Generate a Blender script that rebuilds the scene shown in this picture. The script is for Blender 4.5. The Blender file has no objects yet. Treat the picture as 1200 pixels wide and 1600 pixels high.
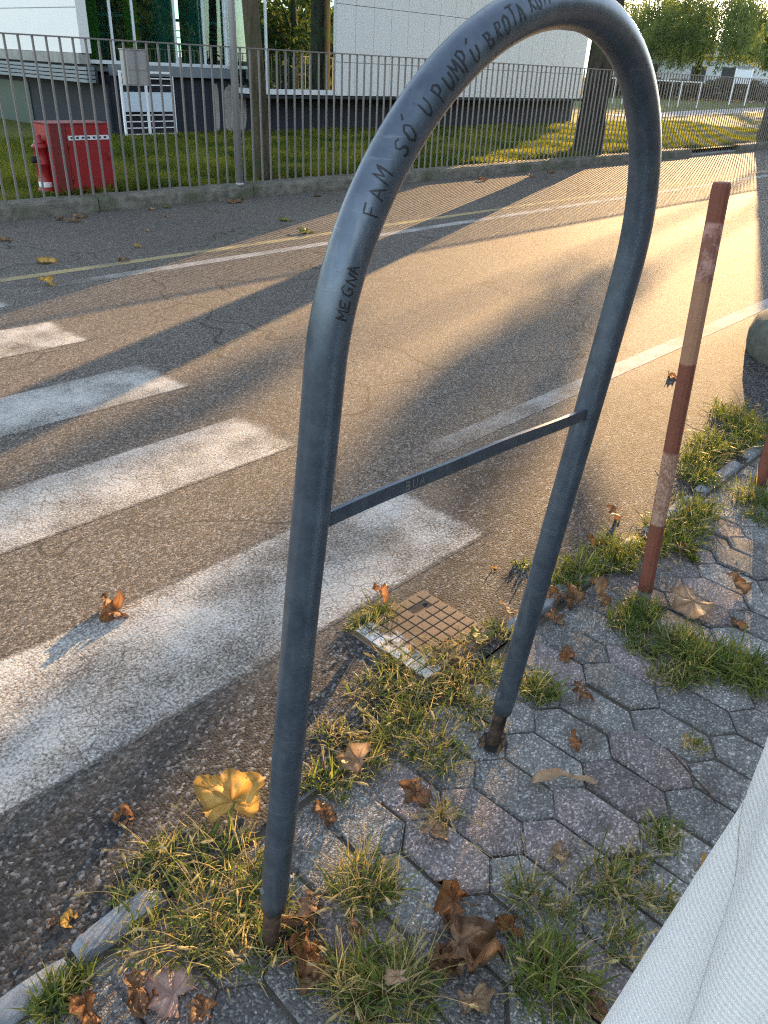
import bpy, bmesh, math, random
import numpy as np
from mathutils import Vector, Matrix, noise as mnoise

random.seed(7); RNG = np.random.default_rng(11)
SC = bpy.context.scene
COL = SC.collection
R = math.radians

# ------------------------------------------------------------------ camera
CAM_H = 1.55
def make_camera():
    yaw, pitch, roll, f = 0.8330, 0.5239, 0.0496, 1206.9
    cy, sy, cp, sp = math.cos(yaw), math.sin(yaw), math.cos(pitch), math.sin(pitch)
    fw = Vector((sy*cp, cy*cp, -sp)); r = Vector((cy, -sy, 0)); u = r.cross(fw)
    r2 = math.cos(roll)*r + math.sin(roll)*u
    u2 = -math.sin(roll)*r + math.cos(roll)*u
    m = Matrix(((r2.x, u2.x, -fw.x, 0), (r2.y, u2.y, -fw.y, 0), (r2.z, u2.z, -fw.z, CAM_H), (0, 0, 0, 1)))
    c = bpy.data.cameras.new('camera')
    c.sensor_fit = 'VERTICAL'; c.sensor_height = 36.0; c.lens = f/1600*36.0
    c.clip_start = 0.02; c.clip_end = 2000
    o = bpy.data.objects.new('camera', c); COL.objects.link(o); o.matrix_world = m
    SC.camera = o
make_camera()

# ------------------------------------------------------------------ light
SUN_AZ = R(20.8)      # from +X towards +Y
SUN_EL = R(9.2)
def make_light():
    w = bpy.data.worlds.new('World'); SC.world = w; w.use_nodes = True
    nt = w.node_tree
    bg = nt.nodes['Background']
    sky = nt.nodes.new('ShaderNodeTexSky'); sky.sky_type = 'NISHITA'; sky.sun_disc = False
    sky.sun_elevation = SUN_EL; sky.sun_rotation = R(90) - SUN_AZ
    sky.air_density = 1.0; sky.dust_density = 0.3; sky.ozone_density = 2.2
    hs = nt.nodes.new('ShaderNodeHueSaturation'); hs.inputs['Saturation'].default_value = .54
    nt.links.new(sky.outputs[0], hs.inputs['Color']); nt.links.new(hs.outputs[0], bg.inputs[0]); bg.inputs[1].default_value = 0.15
    l = bpy.data.lights.new('sun', 'SUN'); l.energy = 4.3; l.angle = R(0.3); l.color = (1.0, 0.62, 0.28)
    o = bpy.data.objects.new('sun', l); COL.objects.link(o)
    d = Vector((math.cos(SUN_AZ)*math.cos(SUN_EL), math.sin(SUN_AZ)*math.cos(SUN_EL), math.sin(SUN_EL)))
    o.rotation_euler = d.to_track_quat('Z', 'Y').to_euler(); o.location = d*60
make_light()
SC.view_settings.view_transform = 'Standard'; SC.view_settings.look = 'None'
SC.view_settings.exposure = 2.4; SC.view_settings.gamma = 1.0
SC.view_settings.use_curve_mapping = False
SC.render.engine = 'CYCLES'
SC.cycles.use_denoising = False; SC.cycles.filter_width = 1.2
SC.cycles.max_bounces = 8; SC.cycles.transparent_max_bounces = 12
SC.cycles.caustics_reflective = False; SC.cycles.caustics_refractive = False

# ------------------------------------------------------------------ helpers
def mesh(name, verts, faces, mats=(), smooth=False, midx=None):
    me = bpy.data.meshes.new(name)
    me.from_pydata([tuple(v) for v in verts], [], [tuple(f) for f in faces])
    for m in (mats if isinstance(mats, (list, tuple)) else [mats]): me.materials.append(m)
    if midx is not None: me.polygons.foreach_set('material_index', np.asarray(midx, dtype=np.int32))
    if smooth: me.polygons.foreach_set('use_smooth', np.ones(len(me.polygons), dtype=bool))
    me.update()
    return me
def fast_mesh(name, V, F, mats, midx=None, smooth=False):
    """V (n,3) array, F (m,k) array of constant k."""
    V = np.asarray(V, dtype=np.float32); F = np.asarray(F, dtype=np.int32); k = F.shape[1]
    me = bpy.data.meshes.new(name)
    me.vertices.add(len(V)); me.vertices.foreach_set('co', V.ravel())
    me.loops.add(F.size); me.loops.foreach_set('vertex_index', F.ravel())
    me.polygons.add(len(F)); me.polygons.foreach_set('loop_start', np.arange(len(F), dtype=np.int32)*k)
    for m in (mats if isinstance(mats, (list, tuple)) else [mats]): me.materials.append(m)
    if midx is not None: me.polygons.foreach_set('material_index', np.asarray(midx, dtype=np.int32))
    me.polygons.foreach_set('use_smooth', np.full(len(F), smooth, dtype=bool))
    me.update(calc_edges=True); me.validate()
    return me
def link(name, me, parent=None, loc=None, rot=None, **props):
    o = bpy.data.objects.new(name, me); COL.objects.link(o)
    if parent is not None: o.parent = parent
    if loc is not None: o.location = loc
    if rot is not None: o.rotation_euler = rot
    for k, v in props.items(): o[k] = v
    return o
def thing(name, label, category, loc=(0, 0, 0), group=None, rot=None):
    o = link(name, None, None, loc, rot); o.empty_display_size = 0.1
    o['label'] = label; o['category'] = category
    if group: o['group'] = group
    return o
def tag(o, label, category, group=None):
    o['label'] = label; o['category'] = category
    if group: o['group'] = group
    return o
def box_geo(x0, x1, y0, y1, z0, z1, bev=0.0):
    bm = bmesh.new()
    bmesh.ops.create_cube(bm, size=1)
    bmesh.ops.scale(bm, vec=(x1-x0, y1-y0, z1-z0), verts=bm.verts)
    bmesh.ops.translate(bm, vec=((x0+x1)/2, (y0+y1)/2, (z0+z1)/2), verts=bm.verts)
    if bev > 0: bmesh.ops.bevel(bm, geom=bm.edges[:], offset=bev, segments=1, affect='EDGES')
    return bm
def bm_obj(name, bm, mat, parent=None, smooth=False, **props):
    me = bpy.data.meshes.new(name); bm.to_mesh(me); bm.free()
    for m in (mat if isinstance(mat, (list, tuple)) else [mat]): me.materials.append(m)
    if smooth: me.polygons.foreach_set('use_smooth', np.ones(len(me.polygons), dtype=bool))
    return link(name, me, parent, **props)
def box(name, x0, x1, y0, y1, z0, z1, mat, parent=None, bev=0.0, **props):
    return bm_obj(name, box_geo(x0, x1, y0, y1, z0, z1, bev), mat, parent, **props)
def tube_arrays(pts, radii, seg=10, cap=True):
    pts = [Vector(p) for p in pts]; n = len(pts)
    if not hasattr(radii, '__len__'): radii = [radii]*n
    V = []; F = []
    t0 = (pts[1]-pts[0]).normalized()
    a = Vector((0, 0, 1)) if abs(t0.z) < .9 else Vector((1, 0, 0))
    nx = t0.cross(a).normalized()
    for i in range(n):
        t = (pts[min(i+1, n-1)]-pts[max(i-1, 0)]).normalized()
        nx = (nx - t*nx.dot(t)).normalized(); ny = t.cross(nx)
        for k in range(seg):
            an = 2*math.pi*k/seg
            V.append(pts[i] + (nx*math.cos(an) + ny*math.sin(an))*radii[i])
    for i in range(n-1):
        for k in range(seg):
            k2 = (k+1) % seg
            F.append((i*seg+k, i*seg+k2, (i+1)*seg+k2, (i+1)*seg+k))
    if cap:
        F.append(tuple(range(seg))[::-1]); F.append(tuple((n-1)*seg+k for k in range(seg)))
    return V, F
def tube(name, pts, radii, mat, parent=None, seg=10, cap=True, **props):
    V, F = tube_arrays(pts, radii, seg, cap)
    return link(name, mesh(name, V, F, mat, smooth=True), parent, **props)
def lathe(name, prof, mat, parent=None, seg=28, **props):
    V = []; F = []
    for r, z in prof:
        for k in range(seg):
            a = 2*math.pi*k/seg; V.append((r*math.cos(a), r*math.sin(a), z))
    for i in range(len(prof)-1):
        for k in range(seg):
            k2 = (k+1) % seg; F.append((i*seg+k, i*seg+k2, (i+1)*seg+k2, (i+1)*seg+k))
    F.append(tuple(range(seg))[::-1]); F.append(tuple((len(prof)-1)*seg+k for k in range(seg)))
    return link(name, mesh(name, V, F, mat, smooth=True), parent, **props)

# ------------------------------------------------------------------ materials
class NB:
    def __init__(s, name):
        s.m = bpy.data.materials.new(name); s.m.use_nodes = True; s.nt = s.m.node_tree
        s.b = s.nt.nodes['Principled BSDF']; s.out = s.nt.nodes['Material Output']
    def n(s, t, **kw):
        nd = s.nt.nodes.new('ShaderNode'+t)
        for k, v in kw.items():
            if k.startswith('i_'): nd.inputs[k[2:].replace('_', ' ')].default_value = v
            else: setattr(nd, k, v)
        return nd
    def l(s, a, b): s.nt.links.new(a, b)
    def pos(s):
        return s.n('NewGeometry').outputs['Position']
    def obj(s):
        return s.n('TexCoord').outputs['Object']
    def noise(s, co, scale, detail=3, rough=.55, dist=0.0):
        nd = s.n('TexNoise'); nd.inputs['Scale'].default_value = scale; nd.inputs['Detail'].default_value = detail
        nd.inputs['Roughness'].default_value = rough; nd.inputs['Distortion'].default_value = dist
        s.l(co, nd.inputs['Vector']); return nd.outputs['Fac']
    def vor(s, co, scale, feature='F1', rnd=1.0):
        nd = s.n('TexVoronoi', feature=feature); nd.inputs['Scale'].default_value = scale
        nd.inputs['Randomness'].default_value = rnd; s.l(co, nd.inputs['Vector']); return nd
    def ramp(s, fac, stops, interp='LINEAR'):
        nd = s.n('ValToRGB'); cr = nd.color_ramp; cr.interpolation = interp
        while len(cr.elements) < len(stops): cr.elements.new(.5)
        for e, (p, c) in zip(cr.elements, stops):
            e.position = p; e.color = (*c, 1) if hasattr(c, '__len__') else (c, c, c, 1)
        s.l(fac, nd.inputs[0]); return nd.outputs[0]
    def math(s, op, a, b=None, clamp=False):
        nd = s.n('Math', operation=op, use_clamp=clamp)
        for i, v in enumerate((a, b)):
            if v is None: continue
            if isinstance(v, (int, float)): nd.inputs[i].default_value = v
            else: s.l(v, nd.inputs[i])
        return nd.outputs[0]
    def mix(s, fac, a, b, mode='MIX'):
        nd = s.n('Mix', data_type='RGBA', blend_type=mode)
        for sock, v in ((nd.inputs[0], fac), (nd.inputs[6], a), (nd.inputs[7], b)):
            if isinstance(v, (int, float)): sock.default_value = v
            elif isinstance(v, (tuple, list)): sock.default_value = (*v, 1) if len(v) == 3 else v
            else: s.l(v, sock)
        return nd.outputs[2]
    def smooth(s, v, lo, hi):
        nd = s.n('MapRange', interpolation_type='SMOOTHSTEP'); s.l(v, nd.inputs[0])
        nd.inputs[1].default_value = lo; nd.inputs[2].default_value = hi; return nd.outputs[0]
    def xyz(s, co):
        nd = s.n('SeparateXYZ'); s.l(co, nd.inputs[0]); return nd.outputs
    def bump(s, h, strength=.5, dist=.01, normal=None):
        nd = s.n('Bump'); nd.inputs['Strength'].default_value = strength; nd.inputs['Distance'].default_value = dist
        s.l(h, nd.inputs['Height'])
        if normal is not None: s.l(normal, nd.inputs['Normal'])
        s.l(nd.outputs[0], s.b.inputs['Normal']); return nd.outputs[0]
    def set(s, base=None, rough=None, metal=None, spec=None):
        for nm, v in (('Base Color', base), ('Roughness', rough), ('Metallic', metal), ('Specular IOR Level', spec)):
            if v is None: continue
            if isinstance(v, (int, float)): s.b.inputs[nm].default_value = v
            elif isinstance(v, tuple): s.b.inputs[nm].default_value = (*v, 1) if len(v) == 3 else v
            else: s.l(v, s.b.inputs[nm])
        return s

def asphalt(nb):
    """returns colour, height built from the world position"""
    co = nb.pos(); x, y, z = nb.xyz(co)
    warp = nb.noise(co, 3.0, 2)
    gut = nb.math('ADD', y, nb.math('MULTIPLY', nb.math('SUBTRACT', warp, .5), .25))
    gut = nb.math('SUBTRACT', gut, nb.math('MULTIPLY', nb.smooth(x, 1.7, 2.6), .48))
    gut = nb.math('SUBTRACT', 1.0, nb.smooth(gut, 1.28, 1.55))       # coarse strip along the gutter
    wz = nb.n('TexNoise'); wz.inputs['Scale'].default_value = 70.0; wz.inputs['Detail'].default_value = 3; nb.l(co, wz.inputs['Vector'])
    ws = nb.n('VectorMath', operation='SCALE'); ws.inputs['Scale'].default_value = .009; nb.l(wz.outputs['Color'], ws.inputs[0])
    wa = nb.n('VectorMath', operation='ADD'); nb.l(ws.outputs[0], wa.inputs[0]); nb.l(co, wa.inputs[1])
    va = nb.vor(wa.outputs[0], 155.0); vb = nb.vor(wa.outputs[0], 128.0)
    ca = nb.xyz(va.outputs['Color'])[0]; cb = nb.xyz(vb.outputs['Color'])[0]
    cola = nb.ramp(ca, [(0, (.040, .036, .032)), (.45, (.092, .081, .069)), (.8, (.152, .135, .116)), (.97, (.27, .25, .225))])
    colb = nb.ramp(cb, [(0, (.020, .019, .019)), (.5, (.048, .045, .043)), (.85, (.085, .079, .074)), (.98, (.22, .21, .20))])
    big = nb.noise(co, .55, 3); mid = nb.noise(co, 7.0, 4, .6)
    col = nb.mix(gut, cola, colb)
    tone = nb.math('ADD', .62, nb.math('ADD', nb.math('MULTIPLY', big, .42), nb.math('MULTIPLY', mid, .34)))
    col = nb.mix(1.0, col, tone, 'MULTIPLY')
    ha = nb.math('SUBTRACT', 1.0, nb.math('MULTIPLY', va.outputs['Distance'], 1.0))
    hb = nb.math('MULTIPLY', nb.math('SUBTRACT', 1.0, vb.outputs['Distance']), 1.9)
    hm = nb.n('Mix', data_type='FLOAT'); nb.l(gut, hm.inputs[0]); nb.l(ha, hm.inputs[2]); nb.l(hb, hm.inputs[3])
    h = nb.math('ADD', hm.outputs[0], nb.math('MULTIPLY', nb.noise(co, 130, 5, .75), 1.6))
    return co, col, h, ca

def m_asphalt():
    nb = NB('asphalt'); co, col, h, ca = asphalt(nb)
    # thin healed cracks
    wc = nb.n('VectorMath', operation='ADD'); nz = nb.n('TexNoise'); nz.inputs['Scale'].default_value = 1.5
    nb.l(co, nz.inputs['Vector']); nb.l(nz.outputs['Color'], wc.inputs[0]); nb.l(co, wc.inputs[1])
    ed = nb.vor(wc.outputs[0], .55, 'DISTANCE_TO_EDGE').outputs['Distance']
    cr = nb.math('SUBTRACT', 1.0, nb.smooth(ed, .002, .007))
    col = nb.mix(nb.math('MULTIPLY', cr, .6), col, (.02, .019, .018))
    nb.set(col, .82, spec=.18); nb.bump(h, .85, .0042)
    return nb.m
def m_paint(name, wear=.0, tint=(.54, .525, .49), edge=True):
    nb = NB(name); co, acol, h, ca = asphalt(nb)
    nz = nb.n('TexNoise'); nz.inputs['Scale'].default_value = 9.0; nz.inputs['Detail'].default_value = 3
    nb.l(co, nz.inputs['Vector'])
    sc = nb.n('VectorMath', operation='SCALE'); sc.inputs['Scale'].default_value = .09; nb.l(nz.outputs['Color'], sc.inputs[0])
    wc = nb.n('VectorMath', operation='ADD'); nb.l(sc.outputs[0], wc.inputs[0]); nb.l(co, wc.inputs[1])
    e1 = nb.vor(wc.outputs[0], 13.0, 'DISTANCE_TO_EDGE').outputs['Distance']
    e2 = nb.vor(wc.outputs[0], 38.0, 'DISTANCE_TO_EDGE').outputs['Distance']
    gate = nb.smooth(nb.noise(co, 2.3, 2), .42, .62)
    c1 = nb.math('MULTIPLY', nb.math('SUBTRACT', 1.0, nb.smooth(e1, .008, .035)), nb.math('ADD', .35, nb.math('MULTIPLY', gate, .65)))
    c2 = nb.math('MULTIPLY', nb.math('SUBTRACT', 1.0, nb.smooth(e2, .01, .07)), gate)
    crack = nb.math('MAXIMUM', c1, nb.math('MULTIPLY', c2, .6))
    blot = nb.noise(co, 3.1, 4, .6)
    fine = nb.noise(co, 120.0, 2, .6)
    uv = nb.n('TexCoord').outputs['UV']; u, v, _ = nb.xyz(uv)
    eb = nb.math('ADD', nb.smooth(nb.math('ABSOLUTE', nb.math('SUBTRACT', v, .5)), .455, .5), nb.smooth(nb.math('ABSOLUTE', nb.math('SUBTRACT', u, .5)), .485, .5))
    w = nb.math('ADD', nb.math('MULTIPLY', blot, .75), nb.math('MULTIPLY', fine, .75))
    w = nb.math('ADD', w, nb.math('MULTIPLY', eb, .28)); w = nb.math('ADD', w, wear)
    w = nb.math('ADD', w, nb.math('MULTIPLY', ca, .10))
    hold = nb.math('SUBTRACT', 1.0, nb.smooth(w, .74, 1.12))
    mask = nb.math('MULTIPLY', hold, nb.math('SUBTRACT', 1.0, nb.math('MULTIPLY', crack, .85)))
    tone = nb.mix(nb.noise(co, 14, 3), tuple(c*.82 for c in tint), tint)
    col = nb.mix(mask, acol, tone)
    nb.set(col, .85, spec=.18)
    hh = nb.math('ADD', nb.math('MULTIPLY', h, .8), nb.math('MULTIPLY', mask, .25))
    nb.bump(hh, .65, .004)
    return nb.m
def m_paver(name, c0, c1):
    nb = NB(name); co = nb.pos()
    oi = nb.n('ObjectInfo').outputs['Random']
    v = nb.vor(co, 215.0); ca = nb.xyz(v.outputs['Color'])[0]
    v2 = nb.vor(co, 300.0); cb = nb.xyz(v2.outputs['Color'])[1]
    sp = nb.ramp(ca, [(0, .6), (.55, .9), (.82, 1.3), (.93, 1.9), (1.0, 2.6)])
    base = nb.mix(nb.noise(co, 16, 4, .65), c0, c1)
    base = nb.mix(1.0, base, sp, 'MULTIPLY')
    base = nb.mix(1.0, base, nb.math('ADD', .82, nb.math('MULTIPLY', oi, .62)), 'MULTIPLY')
    base = nb.mix(nb.math('MULTIPLY', nb.smooth(nb.noise(co, 5.5, 4, .6), .52, .72), .55), base, (.045, .040, .034))
    nb.set(base, .9, spec=.2)
    h = nb.math('ADD', nb.math('SUBTRACT', 1.0, v.outputs['Distance']), nb.math('MULTIPLY', nb.noise(co, 45, 4, .65), 1.3))
    nb.bump(h, .8, .0035)
    return nb.m
def m_soil(name='soil', c0=(.060, .053, .043), c1=(.13, .112, .088)):
    nb = NB(name); co = nb.pos()
    n1 = nb.noise(co, 60, 5, .7); n2 = nb.noise(co, 9, 3)
    nb.set(nb.mix(n2, c0, c1), .95, spec=.1)
    nb.bump(n1, 1.0, .01); return nb.m
def m_simple(name, col, rough=.5, metal=0.0, var=.25, scale=18.0, bump=.15, bdist=.002, dirt=None, spec=.5):
    nb = NB(name); co = nb.obj()
    n1 = nb.noise(co, scale, 4, .6); n2 = nb.noise(co, scale*.23, 3)
    c = nb.mix(n1, tuple(x*(1-var) for x in col), tuple(min(1, x*(1+var)) for x in col))
    if dirt: c = nb.mix(nb.math('MULTIPLY', nb.smooth(n2, .48, .70), .7), c, dirt)
    nb.set(c, nb.math('ADD', rough-.08, nb.math('MULTIPLY', n2, .16)), metal, spec)
    if bump: nb.bump(n1, bump, bdist)
    return nb.m
def m_hoop():
    nb = NB('grey_galvanised_tube'); co = nb.obj()
    n1 = nb.noise(co, 26, 5, .65); n2 = nb.noise(co, 6, 4, .6); n3 = nb.noise(co, 90, 3, .7)
    st = nb.n('VectorMath', operation='MULTIPLY'); st.inputs[1].default_value = (60, 60, 6); nb.l(co, st.inputs[0])
    n4 = nb.noise(st.outputs[0], 1.0, 4, .6)
    c = nb.ramp(n1, [(.25, (.055, .074, .098)), (.5, (.080, .104, .135)), (.75, (.110, .140, .175))])
    c = nb.mix(nb.math('MULTIPLY', nb.smooth(n4, .55, .75), .35), c, (.17, .185, .20))
    c = nb.mix(nb.math('MULTIPLY', nb.smooth(n3, .66, .74), .8), c, (.035, .035, .035))
    sc_ = nb.n('VectorMath', operation='MULTIPLY'); sc_.inputs[1].default_value = (9, 9, 140); nb.l(co, sc_.inputs[0])
    n5 = nb.noise(sc_.outputs[0], 1.0, 5, .7)
    c = nb.mix(nb.math('MULTIPLY', nb.math('MULTIPLY', nb.smooth(n5, .60, .68), nb.smooth(n2, .45, .60)), .5), c, (.24, .26, .27))
    c = nb.mix(nb.math('MULTIPLY', nb.smooth(nb.noise(co, 48, 4, .7), .70, .74), .7), c, (.10, .055, .03))
    rough = nb.math('ADD', .22, nb.math('ADD', nb.math('MULTIPLY', n2, .18), nb.math('MULTIPLY', n1, .12)))
    nb.set(c, rough, .55, .6); nb.bump(nb.math('ADD', n1, nb.math('MULTIPLY', n4, .5)), .12, .002)
    return nb.m
def m_rust():
    nb = NB('rusty_steel'); co = nb.obj(); n1 = nb.noise(co, 70, 5, .7); n2 = nb.noise(co, 14, 3)
    c = nb.ramp(n1, [(.25, (.020, .012, .009)), (.5, (.060, .036, .025)), (.75, (.12, .075, .05))])
    c = nb.mix(nb.smooth(n2, .55, .7), c, (.015, .012, .011))
    nb.set(c, .85, .1, .3); nb.bump(n1, .7, .003); return nb.m
def m_bollard():
    nb = NB('flaking_red_and_white_paint'); co = nb.obj(); x, y, z = nb.xyz(co)
    n1 = nb.noise(co, 30, 5, .7); n2 = nb.noise(co, 110, 4, .7); n0 = nb.noise(co, 5, 3)
    red = nb.mix(n1, (.120, .036, .022), (.20, .075, .046))
    tan = nb.mix(n1, (.26, .13, .075), (.40, .23, .14))
    wht = nb.mix(n2, (.25, .13, .085), (.45, .31, .23))
    zz = nb.math('ADD', z, nb.math('MULTIPLY', nb.math('SUBTRACT', n1, .5), .012))
    def band(a, b): return nb.math('MULTIPLY', nb.smooth(zz, a-.004, a+.004), nb.math('SUBTRACT', 1.0, nb.smooth(zz, b-.004, b+.004)))
    c = red
    flake = nb.smooth(nb.math('ADD', n2, nb.math('MULTIPLY', n1, .5)), .62, .86)
    c = nb.mix(nb.math('MULTIPLY', band(.27, .53), nb.math('ADD', .35, nb.math('MULTIPLY', flake, .65))), c, wht)
    side = nb.smooth(nb.math('SUBTRACT', nb.math('MULTIPLY', y, 1.0), nb.math('MULTIPLY', x, .9)), .010, .020)   # side towards the road kept its whitewash
    c = nb.mix(nb.math('MULTIPLY', nb.math('MULTIPLY', band(.53, .82), side), .75), c, tan)
    c = nb.mix(nb.math('MULTIPLY', band(.82, 1.06), nb.math('ADD', .55, nb.math('MULTIPLY', n0, .4))), c, tan)
    c = nb.mix(nb.math('MULTIPLY', band(1.06, 1.22), nb.math('ADD', .15, nb.math('MULTIPLY', nb.smooth(n1, .42, .62), .6))), c, nb.mix(n2, (.36, .18, .14), (.5, .33, .28)))
    spots = nb.smooth(nb.noise(co, 38, 4, .75), .66, .72)
    c = nb.mix(spots, c, (.045, .020, .015))
    nb.set(c, .72, 0.0, .3); nb.bump(nb.math('ADD', n2, n1), .45, .002); return nb.m
def m_foliage(name, c0, c1, trans=.5, rough=.6, scale=7.0):
    nb = NB(name); co = nb.obj(); oi = nb.noise(nb.pos(), scale, 2)
    col = nb.mix(nb.smooth(oi, .35, .65), c0, c1)
    nb.set(col, rough, spec=.25)
    tr = nb.n('BsdfTranslucent'); nb.l(nb.mix(1.0, col, (1.25, 1.1, .55), 'MULTIPLY'), tr.inputs[0])
    mx = nb.n('MixShader'); mx.inputs[0].default_value = trans
    nb.l(nb.b.outputs[0], mx.inputs[1]); nb.l(tr.outputs[0], mx.inputs[2]); nb.l(mx.outputs[0], nb.out.inputs[0])
    return nb.m
def m_leaf(name, c0, c1, cv, trans=.35):
    nb = NB(name); co = nb.obj(); n1 = nb.noise(co, 38, 4, .6); n2 = nb.noise(co, 160, 3, .6)
    col = nb.mix(nb.smooth(n1, .35, .68), c0, c1)
    at = nb.n('Attribute', attribute_name='vein'); ed = nb.n('Attribute', attribute_name='rim')
    col = nb.mix(nb.math('MULTIPLY', at.outputs['Fac'], .65), col, cv)
    col = nb.mix(nb.math('MULTIPLY', nb.smooth(nb.math('ADD', ed.outputs['Fac'], nb.math('MULTIPLY', n1, .35)), .85, 1.2), .75), col, tuple(x*.38 for x in c0))
    col = nb.mix(nb.smooth(nb.noise(co, 85, 2), .70, .74), col, tuple(x*.3 for x in c0))
    nb.set(col, .6, spec=.3); nb.bump(nb.math('ADD', n2, at.outputs['Fac']), .35, .0015)
    tr = nb.n('BsdfTranslucent'); nb.l(col, tr.inputs[0])
    mx = nb.n('MixShader'); mx.inputs[0].default_value = trans
    nb.l(nb.b.outputs[0], mx.inputs[1]); nb.l(tr.outputs[0], mx.inputs[2]); nb.l(mx.outputs[0], nb.out.inputs[0])
    return nb.m
def m_concrete(name, c0, c1, moss=None, scale=10, bs=.8, bd=.006):
    nb = NB(name); co = nb.pos(); n1 = nb.noise(co, scale, 6, .65); n2 = nb.noise(co, scale*8, 4, .7); n3 = nb.noise(co, scale*.25, 3)
    c = nb.mix(nb.smooth(n1, .3, .7), c0, c1)
    c = nb.mix(nb.smooth(n2, .60, .75), c, tuple(x*.35 for x in c0))
    if moss: c = nb.mix(nb.math('MULTIPLY', nb.smooth(n3, .5, .62), .6), c, moss)
    nb.set(c, .9, spec=.2); nb.bump(nb.math('ADD', n1, nb.math('MULTIPLY', n2, .6)), bs, bd); return nb.m
def m_bark(name, c0, c1):
    nb = NB(name); co = nb.pos()
    st = nb.n('VectorMath', operation='MULTIPLY'); st.inputs[1].default_value = (14, 14, 2.2); nb.l(co, st.inputs[0])
    n1 = nb.noise(st.outputs[0], 1.0, 6, .7); n2 = nb.noise(co, 2.2, 3)
    c = nb.mix(nb.smooth(n1, .3, .7), c0, c1); c = nb.mix(nb.smooth(n2, .5, .66), c, (.05, .06, .03))
    nb.set(c, .95, spec=.1); nb.bump(n1, .9, .03); return nb.m
def m_glass():
    nb = NB('green_window_glass'); nt = nb.nt
    nt.nodes.remove(nb.b)
    tr = nb.n('BsdfTransparent'); tr.inputs[0].default_value = (.46, .68, .64, 1)
    gl = nb.n('BsdfGlossy'); gl.inputs['Roughness'].default_value = .01; gl.inputs[0].default_value = (.82, .95, .92, 1)
    fr = nb.n('Fresnel'); fr.inputs[0].default_value = 1.62
    f2 = nb.math('ADD', nb.math('MULTIPLY', fr.outputs[0], .6), .01, True)
    mx = nb.n('MixShader'); nb.l(f2, mx.inputs[0]); nb.l(tr.outputs[0], mx.inputs[1]); nb.l(gl.outputs[0], mx.inputs[2])
    nb.l(mx.outputs[0], nb.out.inputs[0]); return nb.m
def m_lawn():
    nb = NB('lawn_soil_and_grass'); co = nb.pos(); n1 = nb.noise(co, 22, 5, .7); n2 = nb.noise(co, 1.1, 3)
    c = nb.mix(n1, (.050, .075, .016), (.14, .165, .034)); c = nb.mix(nb.smooth(n2, .5, .7), c, (.14, .13, .04))
    nb.set(c, .9, spec=.1); nb.bump(n1, 1.0, .05); return nb.m
def m_cloth():
    nb = NB('white_waffle_knit'); uv = nb.n('TexCoord').outputs['UV']; u, v, _ = nb.xyz(uv)
    su = nb.math('SINE', nb.math('MULTIPLY', u, 2*math.pi/.0075)); sv = nb.math('SINE', nb.math('MULTIPLY', v, 2*math.pi/.0085))
    h = nb.math('ADD', nb.math('MULTIPLY', su, .35), nb.math('MULTIPLY', sv, .8))
    n = nb.noise(nb.obj(), 400, 2)
    nb.set(nb.mix(nb.smooth(h, -1.0, .8), (.76, .76, .77), (.88, .87, .86)), .9, spec=.15)
    nb.b.inputs['Sheen Weight'].default_value = .15
    nb.bump(nb.math('ADD', h, nb.math('MULTIPLY', n, .2)), .32, .0014)
    tr = nb.n('BsdfTranslucent'); tr.inputs[0].default_value = (.8, .76, .70, 1)
    mx = nb.n('MixShader'); mx.inputs[0].default_value = .30
    nb.l(nb.b.outputs[0], mx.inputs[1]); nb.l(tr.outputs[0], mx.inputs[2]); nb.l(mx.outputs[0], nb.out.inputs[0])
    return nb.m
def m_stained_plinth():
    nb = NB('dark_plinth_paint'); co = nb.pos(); x, y, z = nb.xyz(co)
    rib = nb.smooth(nb.math('FRACT', nb.math('MULTIPLY', x, 6.0)), .04, .12)
    nb.set(nb.mix(rib, (.006, .008, .012), nb.mix(nb.noise(co, 3, 3), (.014, .019, .030), (.024, .030, .044))), .7, spec=.3)
    return nb.m

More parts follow.
